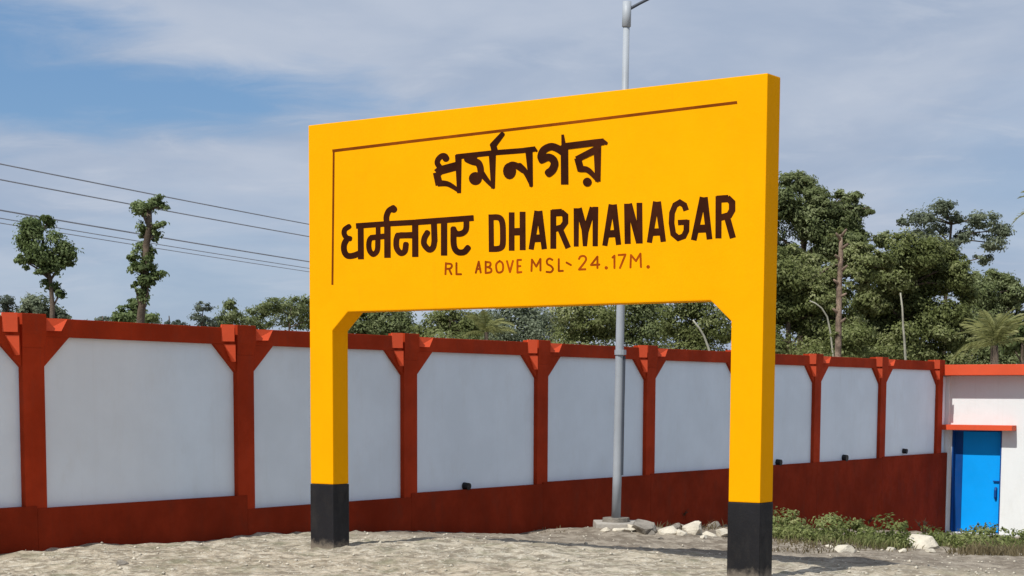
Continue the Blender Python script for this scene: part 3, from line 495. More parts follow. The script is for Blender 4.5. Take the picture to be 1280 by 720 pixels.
  [(2.6044,2.8565,2.6039,2.8629),(2.6059,2.8538,2.605,2.8656),(2.6093,2.8516,2.6081,2.8679),(2.6138,2.8507,2.6125,2.8689),(2.6563,2.8508,2.6549,2.869),(2.6607,2.8517,2.6595,2.8681),(2.6637,2.854,2.6629,2.8658),(2.6648,2.8567,2.6643,2.8631)],
  [(2.6048,2.7988,2.6042,2.8052),(2.6063,2.7961,2.6052,2.8079),(2.6097,2.7939,2.6083,2.8102),(2.6143,2.793,2.6127,2.8112),(2.6487,2.7936,2.6471,2.8117),(2.6531,2.7945,2.6517,2.8109),(2.6561,2.7969,2.6551,2.8087),(2.6571,2.7996,2.6566,2.806)],
  [(2.6054,2.7398,2.6044,2.7461),(2.6071,2.7371,2.6052,2.7489),(2.6106,2.7351,2.608,2.7514),(2.6152,2.7344,2.6124,2.7526),(2.6611,2.7374,2.6583,2.7556),(2.6655,2.7386,2.6629,2.7549),(2.6683,2.7411,2.6664,2.7529),(2.6691,2.7439,2.6681,2.7502)],
  [(2.7753,2.8652,2.783,2.8646),(2.7719,2.8644,2.7863,2.8633),(2.769,2.862,2.789,2.8605),(2.7677,2.8585,2.7899,2.8568),(2.7627,2.7524,2.7849,2.7508),(2.7637,2.7487,2.7837,2.7472),(2.7663,2.7459,2.7808,2.7448),(2.7696,2.7446,2.7774,2.7441)],
  [(2.7708,2.8625,2.7774,2.8655),(2.7687,2.8603,2.7809,2.8659),(2.768,2.8569,2.785,2.8647),(2.7694,2.8533,2.7883,2.862),(2.8186,2.7867,2.8374,2.7955),(2.8219,2.784,2.8388,2.7919),(2.826,2.7828,2.8382,2.7885),(2.8294,2.7832,2.836,2.7863)],
  [(2.8273,2.7833,2.8204,2.7866),(2.8308,2.7827,2.8181,2.7888),(2.8347,2.7838,2.8172,2.7922),(2.8378,2.7864,2.8183,2.7958),(2.8847,2.8555,2.8653,2.8649),(2.8859,2.859,2.8684,2.8675),(2.8849,2.8624,2.8723,2.8685),(2.8826,2.8647,2.8758,2.868)],
  [(2.8711,2.8676,2.8788,2.8672),(2.8678,2.8667,2.8822,2.8661),(2.8651,2.8642,2.8849,2.8634),(2.864,2.8607,2.8861,2.8598),(2.8648,2.7528,2.8868,2.752),(2.8659,2.7492,2.8858,2.7484),(2.8687,2.7465,2.883,2.7459),(2.872,2.7453,2.8797,2.7451)],
  [(3.0194,2.8447,3.0159,2.8392),(3.0198,2.8475,3.0134,2.8374),(3.0182,2.8507,3.0093,2.8367),(3.0148,2.8533,3.0049,2.8378),(3.0083,2.8563,2.9978,2.841),(3.0015,2.8599,2.9908,2.8447),(2.9939,2.8636,2.9847,2.8478),(2.985,2.8668,2.9801,2.8494),(2.9751,2.8679,2.9773,2.8497),(2.9655,2.8661,2.9739,2.849),(2.9569,2.8626,2.9691,2.8471),(2.9492,2.8579,2.9644,2.8442),(2.9426,2.8521,2.9607,2.8409),(2.9379,2.8452,2.9587,2.838),(2.9358,2.8374,2.9577,2.8343),(2.9356,2.8291,2.9576,2.8292),(2.937,2.8206,2.9585,2.8235),(2.9401,2.8121,2.9605,2.8182),(2.9455,2.8039,2.9629,2.8145),(2.9539,2.7974,2.9664,2.8118),(2.9637,2.7928,2.9729,2.8087),(2.973,2.7893,2.9817,2.8053),(2.9809,2.786,2.9915,2.8013),(2.9867,2.7826,3.0004,2.7961),(2.9921,2.7782,3.0076,2.7901),(2.9975,2.7731,3.0143,2.7839),(3.0018,2.7682,3.0204,2.777),(3.0043,2.7641,3.0252,2.7692),(3.005,2.7612,3.0272,2.7607),(3.0044,2.7579,3.0256,2.7522),(3.0021,2.7532,3.0216,2.7442),(2.9983,2.7486,3.0157,2.7368),(2.9939,2.7449,3.008,2.7304),(2.9897,2.7428,2.9983,2.7257),(2.9845,2.7421,2.9869,2.724),(2.9765,2.7425,2.9751,2.7246),(2.9664,2.7439,2.9637,2.7262),(2.9553,2.7456,2.9528,2.7278),(2.9445,2.7469,2.9425,2.729),(2.94,2.7465,2.9382,2.7304),(2.9366,2.7446,2.9353,2.733),(2.9351,2.7421,2.9344,2.7358)],
  [(3.0762,2.8573,3.0838,2.857),(3.0729,2.8564,3.0871,2.8559),(3.0702,2.854,3.0898,2.8532),(3.0692,2.8504,3.0909,2.8495),(3.0701,2.7406,3.0918,2.7398),(3.0712,2.737,3.0908,2.7363),(3.0739,2.7343,3.0881,2.7338),(3.0772,2.7332,3.0848,2.7329)],
  [(3.0725,2.7371,3.0721,2.7433),(3.0739,2.7344,3.0731,2.746),(3.0772,2.7322,3.0761,2.7483),(3.0816,2.7313,3.0804,2.7492),(3.1282,2.7314,3.127,2.7493),(3.1325,2.7323,3.1314,2.7484),(3.1354,2.7345,3.1347,2.7462),(3.1365,2.7372,3.1361,2.7435)],
  [(3.1563,2.8157,3.1599,2.821),(3.1558,2.8129,3.1626,2.8228),(3.1573,2.8097,3.1666,2.8233),(3.1605,2.807,3.1709,2.8222),(3.2104,2.7823,3.2208,2.7975),(3.2147,2.7812,3.224,2.7948),(3.2187,2.7817,3.2255,2.7916),(3.2214,2.7835,3.225,2.7888)],
  [(3.3025,2.8332,3.2958,2.8363),(3.3059,2.8327,3.2935,2.8384),(3.3097,2.8339,3.2924,2.8417),(3.3125,2.8365,3.2934,2.8453),(3.3156,2.8415,3.2961,2.8497),(3.3182,2.8466,3.2985,2.8546),(3.3205,2.8508,3.3017,2.8601),(3.3227,2.8535,3.3063,2.8659),(3.325,2.8551,3.3133,2.8707),(3.3293,2.8565,3.322,2.8736),(3.3358,2.8577,3.3314,2.8753),(3.3431,2.8583,3.3412,2.876),(3.3498,2.8581,3.3509,2.8758),(3.3546,2.8573,3.36,2.8743),(3.3583,2.8559,3.3681,2.8713),(3.3621,2.8538,3.3754,2.867),(3.3653,2.851,3.3816,2.8617),(3.3676,2.8481,3.3866,2.8554),(3.369,2.8448,3.3895,2.8488),(3.3699,2.8412,3.391,2.8427),(3.3702,2.8379,3.3916,2.8362),(3.3695,2.8341,3.3903,2.8287),(3.367,2.8285,3.3865,2.8204),(3.3617,2.8205,3.38,2.8105),(3.3526,2.8096,3.3699,2.7985),(3.3399,2.7962,3.3568,2.7846),(3.3252,2.7814,3.3419,2.7696),(3.3098,2.7661,3.3266,2.7544),(3.2954,2.7514,3.3123,2.7398),(3.2936,2.7482,3.3088,2.7377),(3.2938,2.7448,3.3048,2.7372),(3.2956,2.7423,3.3015,2.7382)],
  [(3.2955,2.7425,3.2951,2.7487),(3.2969,2.7398,3.2961,2.7514),(3.3001,2.7376,3.2991,2.7536),(3.3044,2.7367,3.3033,2.7545),(3.3754,2.7368,3.3743,2.7545),(3.3796,2.7377,3.3786,2.7537),(3.3825,2.7399,3.3818,2.7514),(3.3836,2.7426,3.3832,2.7488)],
  [(3.5087,2.7444,3.5013,2.7447),(3.5118,2.7453,3.4981,2.7458),(3.5144,2.7477,3.4954,2.7484),(3.5154,2.7512,3.4943,2.752),(3.5143,2.8548,3.4932,2.8556),(3.5132,2.8583,3.4942,2.8591),(3.5106,2.861,3.4969,2.8615),(3.5074,2.8621,3.5,2.8624)],
  [(3.5059,2.8626,3.5118,2.8586),(3.5027,2.8635,3.5136,2.8561),(3.4987,2.863,3.5139,2.8528),(3.4953,2.8609,3.5122,2.8495),(3.4258,2.7871,3.4427,2.7757),(3.4241,2.7838,3.4393,2.7736),(3.4244,2.7804,3.4354,2.773),(3.4262,2.778,3.4321,2.774)],
  [(3.426,2.7782,3.4255,2.7844),(3.4274,2.7756,3.4265,2.7871),(3.4307,2.7734,3.4294,2.7893),(3.435,2.7725,3.4336,2.7902),(3.5268,2.7735,3.5254,2.7911),(3.531,2.7744,3.5297,2.7903),(3.5338,2.7767,3.5329,2.7881),(3.5348,2.7793,3.5343,2.7855)],
  [(3.5813,2.7514,3.5813,2.7496),(3.5847,2.7594,3.5849,2.7414),(3.5937,2.7646,3.5941,2.7355),(3.605,2.7641,3.6053,2.7351),(3.6142,2.7582,3.6144,2.7403),(3.6177,2.75,3.6178,2.7482)],
  [(3.6609,2.8328,3.6561,2.8377),(3.6638,2.8314,3.6549,2.8404),(3.6678,2.8312,3.6555,2.8437),(3.6716,2.8326,3.6579,2.8465),(3.6927,2.8469,3.6791,2.8608),(3.6952,2.8498,3.6829,2.8623),(3.6958,2.853,3.6869,2.8621),(3.6946,2.8557,3.6898,2.8606)],
  [(3.6822,2.8637,3.6894,2.8634),(3.679,2.8629,3.6926,2.8623),(3.6765,2.8604,3.6952,2.8597),(3.6755,2.857,3.6963,2.8561),(3.6768,2.7451,3.6976,2.7443),(3.6779,2.7416,3.6966,2.7409),(3.6805,2.7389,3.694,2.7384),(3.6836,2.7378,3.6909,2.7376)],
  [(3.7204,2.856,3.7198,2.8621),(3.7218,2.8534,3.7207,2.8648),(3.725,2.8513,3.7235,2.867),(3.7292,2.8505,3.7275,2.868),(3.8032,2.8519,3.8016,2.8693),(3.8073,2.8528,3.8058,2.8685),(3.81,2.855,3.8089,2.8664),(3.8109,2.8577,3.8103,2.8638)],
  [(3.8021,2.8682,3.8088,2.8656),(3.7988,2.8684,3.8112,2.8636),(3.7953,2.8671,3.8125,2.8604),(3.7928,2.8643,3.812,2.8569),(3.736,2.7462,3.7553,2.7388),(3.7355,2.7426,3.7528,2.736),(3.7368,2.7394,3.7493,2.7347),(3.7392,2.7374,3.746,2.7349)],
  [(3.857,2.8609,3.8642,2.8603),(3.8539,2.8601,3.8673,2.8591),(3.8513,2.8578,3.8698,2.8564),(3.8501,2.8545,3.8707,2.8529),(3.8463,2.7435,3.8668,2.742),(3.8472,2.7399,3.8657,2.7386),(3.8496,2.7372,3.863,2.7363),(3.8527,2.7361,3.8599,2.7355)],
  [(3.8523,2.8574,3.8578,2.8611),(3.8507,2.8551,3.8609,2.8619),(3.8507,2.8518,3.8648,2.8612),(3.8526,2.8484,3.8682,2.8589),(3.9057,2.793,3.9213,2.8035),(3.9092,2.7908,3.9232,2.8002),(3.913,2.7901,3.9232,2.7969),(3.9161,2.7909,3.9216,2.7945)],
  [(3.9125,2.7908,3.9063,2.7941),(3.9157,2.7901,3.9042,2.7964),(3.9194,2.791,3.9035,2.7997),(3.9224,2.7934,3.9047,2.8031),(3.9685,2.8579,3.9509,2.8676),(3.9697,2.8613,3.9539,2.87),(3.969,2.8646,3.9575,2.8709),(3.9669,2.8668,3.9608,2.8702)],
  [(3.9558,2.8697,3.9629,2.8697),(3.9528,2.8688,3.966,2.8687),(3.9504,2.8663,3.9687,2.8661),(3.9495,2.8629,3.9699,2.8627),(3.9563,2.7431,3.9767,2.7429),(3.9575,2.7396,3.9759,2.7395),(3.9602,2.7371,3.9735,2.737),(3.9634,2.7361,3.9705,2.736)],
  [(4.0227,2.7435,4.0228,2.7417),(4.0262,2.7518,4.0264,2.7331),(4.0355,2.7572,4.0359,2.727),(4.047,2.7568,4.0474,2.7265),(4.0564,2.7507,4.0567,2.732),(4.0601,2.7421,4.0601,2.7403)],
 ],
 'l': [
  [(0.325,4.0257,0.3206,4.0544),(1.3508,4.0414,1.3465,4.0691),(2.3143,4.0534,2.3103,4.0802),(3.2169,4.0646,3.2129,4.0906),(4.064,4.0779,4.0601,4.1031),(4.9107,4.09,4.9069,4.1143)],
  [(0.3281,4.0294,0.3536,4.0274),(0.3175,3.4731,0.3432,3.4715),(0.301,2.7041,0.3268,2.7031)],
 ],
}

# ------------------------------------------------------------------ ground
V_DIR = Vector((0.5772, 0.8166, 0))
HV = ([-4000, 14.6, 15.3, 15.75, 17.4, 19.0, 22.5, 24.0, 29.0, 35.7, 44.0, 4000], [0, 0, -0.01, -0.03, -0.18, -0.33, -0.47, -0.52, -0.80, -1.34, -1.5, -1.5])
FX0, FX1, FY0, FY1 = -9.0, 13.0, 13.0, 41.0


def ground_h(x, y):
    x, y = np.asarray(x, float), np.asarray(y, float)
    v = x * V_DIR.x + y * V_DIR.y
    h = np.interp(v, *HV)
    near = np.clip((x - FX0) / 2, 0, 1) * np.clip((FX1 - x) / 2, 0, 1) * np.clip((y - FY0) / 2, 0, 1) * np.clip((FY1 - y) / 3, 0, 1)
    big = (vnoise(x * 0.45, y * 0.45, 3) - 0.5) * 0.06 + (vnoise(x * 1.3, y * 1.3, 4) - 0.5) * 0.045
    mid = (vnoise(x * 2.6, y * 2.6, 5) - 0.5) * 0.040
    st = np.clip(vnoise(x * 7.5, y * 7.5, 6) - 0.5, 0, 1) * 0.040 + np.clip(vnoise(x * 14, y * 14, 8) - 0.55, 0, 1) * 0.045
    mound = 0.17 * np.exp(-(((x - 1.72) / 1.1) ** 2 + ((y - 24.5) / 1.1) ** 2)) + 0.05 * np.exp(-(((x - 2.7) / .8) ** 2 + ((y - 25.2) / 1.0) ** 2))
    return h + (big + mid + st + mound) * near


def on_ground(px, py):
    """where the view ray through a pixel meets the ground"""
    r = ray(px, py)
    lo, hi = 8.0, None
    Y = 8.0
    while Y < 60:
        p = Vector((0, 0, CAM_H)) + r * (Y / r.y)
        if p.z < float(ground_h(p.x, p.y)):
            return p
        Y += 0.03
    return Vector((0, 0, CAM_H)) + r * (40 / r.y)


def graded(lo, hi, step, far):
    a = list(np.arange(lo, hi, step))
    up, dn = [], []
    d, p = step, a[-1]
    while p < far:
        d *= 1.35
        p += d
        up.append(p)
    d, p = step, a[0]
    while p > -far:
        d *= 1.35
        p -= d
        dn.append(p)
    return np.array(dn[::-1] + a + up)


gx = graded(FX0, FX1, 0.075, 4000)
ya = list(np.arange(FY0, 24, 0.06)) + list(np.arange(24, FY1, 0.12))
yb = graded(0, 1, 0.5, 4000)
gy = np.array([q for q in graded(FY0, FY0 + 0.2, 0.1, 4000) if q < FY0] + ya + [q for q in graded(FY1, FY1 + 0.2, 0.1, 4000) if q > FY1])
X, Y = np.meshgrid(gx, gy)
Z = ground_h(X, Y)
nx, ny = len(gx), len(gy)
idx = np.arange(nx * ny).reshape(ny, nx)
gf = np.stack([idx[:-1, :-1], idx[:-1, 1:], idx[1:, 1:], idx[1:, :-1]], -1).reshape(-1, 4)


def ground_material():
    m, t, b, pos, out = new_mat('stony_earth')
    n1 = t.noise(pos, 0.9, 5, 0.6)
    n2 = t.noise(pos, 4.5, 6, 0.65, 0.4)
    n3 = t.noise(pos, 13, 6, 0.7)
    n4 = t.noise(pos, 70, 3, 0.6)
    vor = t.node('ShaderNodeTexVoronoi', {'Vector': t.vmath('ADD', pos, (0.000, 0.000, 0.000)), 'Scale': 6.0, 'Randomness': 1.0}, feature='DISTANCE_TO_EDGE').outputs[0]
    c = t.mix(t.step(n1, 0.32, 0.68), (0.414, 0.356, 0.264), (0.528, 0.471, 0.370))
    c = t.mix(t.math('MULTIPLY', t.step(n2, 0.44, 0.60), 0.9), c, (0.198, 0.167, 0.123))  # earth mottling; dark patches also paint in shadows of small stones and ruts
    c = t.mix(t.math('MULTIPLY', t.step(t.noise(t.vmath('ADD', pos, (5.3, 2.1, 0.0)), 6.5, 5, 0.65, 0.6), 0.52, 0.64), 0.8), c, (0.233, 0.198, 0.145))
    c = t.mix(t.math('MULTIPLY', t.step(n3, 0.50, 0.66), 0.8), c, (0.634, 0.594, 0.493))
    c = t.mix(t.math('MULTIPLY', t.step(t.noise(pos, 2.3, 4, 0.6), 0.50, 0.68), 0.6), c, (0.198, 0.194, 0.123))
    c = t.mix(t.math('MULTIPLY', t.step(vor, 0.05, 0.0), 0.45), c, (0.176, 0.150, 0.114))
    # the trodden earth beyond the concrete edge is greyer and browner
    v = t.vmath('DOT_PRODUCT', pos, tuple(V_DIR))
    far = t.step(t.math('ADD', v, t.math('MULTIPLY', n2, 0.8)), 15.2, 17.2)
    earth = t.mix(t.step(n2, 0.40, 0.62), (0.176, 0.145, 0.110), (0.326, 0.282, 0.224))
    earth = t.mix(t.math('MULTIPLY', t.step(n3, 0.5, 0.75), 0.5), earth, (0.378, 0.343, 0.282))
    c = t.mix(far, c, earth)
    t.put(b.inputs['Base Color'], c)
    b.inputs['Roughness'].default_value = 0.92
    b.inputs['Specular IOR Level'].default_value = 0.15
    h = t.math('ADD', t.math('MULTIPLY', n3, 0.8), t.math('MULTIPLY', n4, 0.4))
    bp = t.node('ShaderNodeBump', {'Height': h, 'Strength': 0.9, 'Distance': 0.03})
    t.l.new(bp.outputs[0], b.inputs['Normal'])
    return m


M['ground'] = ground_material()
g = link('ground', mesh_np('ground', np.stack([X.ravel(), Y.ravel(), Z.ravel()], -1), gf), M['ground'], None, True)
tag(g, kind='structure')

# ------------------------------------------------------------------ the boundary wall
W0 = Vector((-4.7538, 17.3367, 0)) - WOUT * 0.07
wall = empty('boundary_wall', W0, WALL_PHI)      # local x along the wall, -y out towards the yard
tag(wall, 'long boundary wall of white panels framed by red columns and a dark red plinth', 'wall')
FLOOR = -2.2
BOT = {-2: .48, -1: .47, 0: .445, 1: .285, 2: .335, 3: .36, 4: .375, 5: .38, 6: .38, 7: .40}
TOP = {i: 2.33 + 0.004 * (3 if i == 0 else 0) for i in range(-2, 9)}
CW = 0.135                                       # half width of a column
BEAM_H, HA_W, HA_H = 0.185, 0.34, 0.31


def wall_col(i):
    x = 3.0 * i
    tp = TOP[i]
    last = i == 8
    c = MB().box(x - CW, x + CW, -0.075, 0.16, FLOOR, tp - 0.30).build('column', M['red'], wall, 0.008)
    zt = tp + 0.035
    # the head of the column widens and leans out a little
    MB().add([(x - CW, -0.076, tp - .30), (x + CW, -0.076, tp - .30), (x + CW, .16, tp - .30), (x - CW, .16, tp - .30),
              (x - .15, -0.10, tp - .16), (x + .15, -0.10, tp - .16), (x + .15, .17, tp - .16), (x - .15, .17, tp - .16),
              (x - .15, -0.10, zt), (x + .15, -0.10, zt), (x + .15, .17, zt), (x - .15, .17, zt)],
             [(3, 2, 1, 0), (8, 9, 10, 11), (0, 1, 5, 4), (1, 2, 6, 5), (2, 3, 7, 6), (3, 0, 4, 7),
              (4, 5, 9, 8), (5, 6, 10, 9), (6, 7, 11, 10), (7, 4, 8, 11)]).build('column_head', M['red'], c, 0.006)
    for s in (-1, 1):
        if last and s == 1: continue
        xe = x + s * CW
        tri = [(xe, tp - BEAM_H - HA_H), (xe + s * HA_W, tp - BEAM_H), (xe, tp - BEAM_H)]
        if s < 0: tri = tri[::-1]
        MB().prism(tri, -0.058, 0.10).build('haunch', M['red'], c, 0.004)
    def wedge(xa, xb, zb, zt, da, db, skew=0.0, tri=False):
        # face from (xa, depth da) to (xb, depth db); db further out
        if tri:
            vs = [(xa, da, zt), (xb, db, zt), (xb, db, zb), (xa, -.05, zt), (xb, -.05, zt), (xb, -.05, zb)]
            fs = [(0, 2, 1), (3, 4, 5), (0, 1, 4, 3), (1, 2, 5, 4), (2, 0, 3, 5)]
        else:
            vs = [(xa, da, zb), (xb, db, zb), (xb + skew, db, zt), (xa, da, zt),
                  (xa, -.05, zb), (xb, -.05, zb), (xb + skew, -.05, zt), (xa, -.05, zt)]
            fs = [(0, 1, 2, 3), (4, 7, 6, 5), (0, 4, 5, 1), (3, 2, 6, 7), (0, 3, 7, 4), (1, 5, 6, 2)]
        return MB().add(vs, fs).build('sunlit_block', M['orange'], c)
    # blocks added beside the head, slanted and painted orange to give the sunlit patches
    z1, z0 = tp + 0.004, tp - BEAM_H + 0.012
    if i > -2:
        xl = x - .15
        wedge(xl - .21, xl - .085, z0 + .02, z1 + .03, -.061, -.135)
        wedge(xl - .18, xl - .065, z0 - .205, z0 - .012, -.061, -.13, tri=True)
    if not last:
        xr = x + .15
        wedge(xr + .015, xr + .15, z0 + .045, z1 - .01, -.061, -.145, skew=.08)


def wall_bay(i):
    x0, x1 = 3.0 * i + CW, 3.0 * (i + 1) - CW
    ta, tb = TOP[i], TOP[i + 1]
    MB().add([(x0 + .002, -.060, ta - BEAM_H), (x1 - .002, -.060, tb - BEAM_H), (x1 - .002, .12, tb - BEAM_H), (x0 + .002, .12, ta - BEAM_H),
              (x0 + .002, -.060, ta), (x1 - .002, -.060, tb), (x1 - .002, .12, tb), (x0 + .002, .12, ta)],
             [(3, 2, 1, 0), (4, 5, 6, 7), (0, 1, 5, 4), (1, 2, 6, 5), (2, 3, 7, 6), (3, 0, 4, 7)]).build('top_beam', M['red'], wall, 0.008)
    zb = BOT[i]
    MB().box(x0 + .001, x1 - .001, -.012, .08, zb - .02, ta - BEAM_H + .02).build('panel', M['white_panel'], wall)
    MB().box(3.0 * i + .0005, 3.0 * i + 2.9995, -.088, .12, FLOOR, zb).build('plinth', M['red_low'], wall, 0.010)


for i in range(-2, 9): wall_col(i)
for i in range(-2, 8): wall_bay(i)
# the short end piece between the last column and the building
MB().box(24 + CW + .001, 24.44, -.012, .08, .38, 2.02).build('panel', M['white_panel'], wall)
MB().box(24.0005, 24.445, -.088, .12, FLOOR, .40).build('plinth', M['red_low'], wall, 0.010)


def wall_local(px, py):
    r = ray(px, py)
    n = WOUT
    o = Vector((0, 0, CAM_H))
    t = (W0 - o).dot(n) / r.dot(n)
    p = o + r * t
    return (p - W0).dot(WDIR), p.z


for px, py, r_ in ((579, 607, .048), (970, 577.5, .055), (1053, 572, .062), (1128, 563.5, .050)):
    a, z = wall_local(px, py)
    MB().tube([(a, .02, z), (a, -.10, z - .01)], r_, 14).build('drain_pipe', M['pipe'], wall)

# ------------------------------------------------------------------ the white building at the end of the wall
B0 = W0 + WDIR * 24.5
gz = -1.30
bld = empty('gate_building', (B0.x, B0.y, 0), WALL_PHI - math.pi / 2)     # local x along the front (to the right), +y away
tag(bld, 'low white building with orange red roof band at the end of the boundary wall', 'building')
DX0, DW, DTOP = 0.165, 1.09, 0.885
front = MB()
front.box(-.10, DX0, 0, .2, FLOOR, 2.04)
front.box(DX0 + DW, 9, 0, .2, FLOOR, 2.04)
front.box(DX0, DX0 + DW, 0, .2, DTOP, 2.04)
front.box(DX0, DX0 + DW, 0, .2, FLOOR, gz)
front.build('wall', M['white'], bld)
MB().box(-.10, .06, .2, 6, FLOOR, 2.04).build('side_wall', M['white'], bld)
MB().box(8.8, 9, .2, 6, FLOOR, 2.04).build('side_wall', M['white'], bld)
MB().box(.06, 8.8, 5.8, 6, FLOOR, 2.04).build('rear_wall', M['white'], bld)
MB().box(-.10, .10, -.05, -.002, FLOOR, 2.03).build('corner_pier', M['white'], bld, 0.01)
MB().box(-.16, 9.1, -.385, 6.1, 2.045, 2.27).build('roof_band', M['orange'], bld, 0.01)
MB().box(.0, 1.56, -.285, -.002, DTOP + .008, DTOP + .118).build('door_canopy', M['orange'], bld, 0.008)
door = MB().box(DX0 + .20, DX0 + DW - .03, .135, .175, gz + .03, DTOP - .03).build('door', M['blue'], bld)
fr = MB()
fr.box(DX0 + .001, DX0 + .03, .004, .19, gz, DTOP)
fr.box(DX0 + .03, DX0 + .20, .128, .19, gz, DTOP)  # dark strip: the shadow down the door's left side, put into the colour
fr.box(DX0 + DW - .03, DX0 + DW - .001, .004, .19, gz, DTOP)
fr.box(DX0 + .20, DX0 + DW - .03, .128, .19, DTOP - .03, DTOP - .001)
fr.build('door_frame_shade_strip', M['blue_frame_shade'], door)
hb = MB().box(DX0 + DW - .20, DX0 + DW - .06, 0.10, .134, gz + 1.10, gz + 1.125)
hb.tube([(DX0 + DW - .14, .12, gz + .98), (DX0 + DW - .14, .085, gz + .92), (DX0 + DW - .14, .085, gz + .78), (DX0 + DW - .14, .12, gz + .74)], .028, 8)
hb.build('door_handle', M['blue_dark'], door)
MB().box(DX0 - .06, DX0 + DW + .12, -.5, -.003, FLOOR, gz - .005).build('door_step', M['concrete'], bld, 0.02)

# ------------------------------------------------------------------ the station sign
SW, ST, SHT, SHB, SPW = 5.194, 0.244, 4.321, 2.427, 0.308
sign = empty('station_sign', (-2.0944, 18.0485, 0), -SIGN_TH)              # local x along the board, -y towards the reader
tag(sign, 'big yellow station name board on two posts with black painted feet', 'sign')
CHX, CHZ = 0.208, 0.185
HK = (0.671, 0.672)
body = [(0, HK[0]), (SPW, HK[0]), (SPW, SHB - CHZ), (SPW + CHX, SHB), (SW - SPW - CHX, SHB), (SW - SPW, SHB - CHZ),
        (SW - SPW, HK[1]), (SW, HK[1]), (SW, SHT), (0, SHT)]


def portal():
    """board and posts in one cast piece, faces split so the bevel stays clean"""
    m = MB()
    m.box(0, SPW, 0, ST, HK[0], SHB - CHZ)
    m.box(SW - SPW, SW, 0, ST, HK[1], SHB - CHZ)
    bm = bmesh.new()
    for y in (0, ST):
        pass
    n = len(body)
    fv = [bm.verts.new((x, 0, z)) for x, z in body]
    bv = [bm.verts.new((x, ST, z)) for x, z in body]
    bm.faces.new(fv)
    bm.faces.new(bv[::-1])
    for i in range(n):
        j = (i + 1) % n
        bm.faces.new((fv[i], bv[i], bv[j], fv[j]))
    bmesh.ops.recalc_face_normals(bm, faces=bm.faces)
    es = [e for e in bm.edges if e.calc_face_angle(0) > 0.5]
    bmesh.ops.bevel(bm, geom=es, offset=0.012, segments=2, profile=0.7, affect='EDGES')
    bmesh.ops.triangulate(bm, faces=[f for f in bm.faces if len(f.verts) > 4])
    me = bpy.data.meshes.new('board')
    bm.to_mesh(me)
    bm.free()
    return link('board', me, M['yellow'], sign)


portal()
for xa, hk in ((0, HK[0]), (SW - SPW, HK[1])):
    MB().box(xa - .004, xa + SPW + .004, -.004, ST + .004, -.6, hk - .001).build('post_foot', M['black'], sign, 0.012)


def lettering(name, strokes, mat, y):
    vs, fs = [], []
    for k, q in enumerate(strokes):
        yy = y - 0.00012 * k
        b = len(vs)
        for a0, a1, b0, b1 in q:
            vs += [(a0, yy, a1), (b0, yy, b1)]
        fs += [(b + 2 * i, b + 2 * i + 1, b + 2 * i + 3, b + 2 * i + 2) for i in range(len(q) - 1)]
    me = bpy.data.meshes.new(name)
    me.from_pydata(vs, [], fs)
    bm = bmesh.new()
    bm.from_mesh(me)
    for f in bm.faces:
        f.normal_update()
        if f.normal.y > 0: f.normal_flip()
    bm.to_mesh(me)
    bm.free()
    return link(name, me, mat, sign)


lettering('bengali_lettering', LETTERS['b'], M['letter'], -.0015)
lettering('hindi_lettering', LETTERS['h'], M['letter'], -.0015)
for key, counts, mt in (('e', (2, 3, 3, 4, 5, 3, 3, 3, 2, 3, 4), 'letter'),
                        ('r', (3, 2, 3, 3, 1, 2, 4, 4, 1, 2, 1, 2, 3, 1, 2, 2, 4, 1), 'letter_red')):
    k = 0
    for c in counts:
        lettering('letter' if key == 'e' else 'small_letter', LETTERS[key][k:k + c], M[mt], -.0015)
        k += c
    assert k == len(LETTERS[key]), (key, k)
lettering('border_line', LETTERS['l'][:1], M['line'], -.0015)
lettering('border_line', LETTERS['l'][1:], M['line'], -.0018)

# ------------------------------------------------------------------ lamp post
pb = on_ground(770, 655)
YP = 24.6
pb = at(770, 650, YP)
lamp = empty('lamp_post', pb)
tag(lamp, 'tall slim grey steel lamp post rising behind the yellow sign', 'lamp post')
SCP = YP / FPX                                      # metres per photo pixel at the post
zb = pb.z


def post_pt(px, py):
    p = at(px, py, YP)
    return p - pb


segs = [(770, 648), (771.5, 595), (774.5, 440), (778.5, 250), (783, 33)]
MB().tube([post_pt(*q) for q in segs], [.065, .063, .059, .052, .045], 12).build('pole', M['steel'], lamp, smooth=True)
top0, top1 = post_pt(783, 34), post_pt(783.8, 2)
MB().tube([top0, top0 + (top1 - top0) * 0.02, top1], [.050, .062, .060], 12).build('bracket_sleeve', M['steel'], lamp, smooth=True)
arm0 = post_pt(788, 11)
arm = [post_pt(785, 12), post_pt(789, 10), post_pt(800, 4), post_pt(818, -5), post_pt(850, -14)]
MB().tube(arm, [.024, .024, .022, .020, .018], 8).build('bracket_arm', M['cable'], lamp, smooth=True)
e = arm[-1]
hd = MB()
hd.add([(e.x - .02, e.y - .09, e.z - .04), (e.x + .5, e.y - .12, e.z - .02), (e.x + .5, e.y + .12, e.z - .02), (e.x - .02, e.y + .09, e.z - .04),
        (e.x - .02, e.y - .06, e.z + .05), (e.x + .46, e.y - .09, e.z + .05), (e.x + .46, e.y + .09, e.z + .05), (e.x - .02, e.y + .06, e.z + .05)],
       [(3, 2, 1, 0), (4, 5, 6, 7), (0, 1, 5, 4), (1, 2, 6, 5), (2, 3, 7, 6), (3, 0, 4, 7)])
hd.build('lamp_head', M['steel'], lamp, 0.02)
MB().tube([post_pt(780.2, 445) + Vector((0, -.02, 0)), post_pt(778.6, 520) + Vector((0, -.02, 0)), post_pt(777.4, 594) + Vector((0, -.02, 0))], .019, 8).build('cable', M['cable'], lamp)
c0 = post_pt(775.5, 440)
MB().tube([c0 + Vector((0, 0, -.04)), c0 + Vector((0, 0, .03))], .083, 12).build('clamp', M['steel'], lamp)
b0 = post_pt(770, 648)
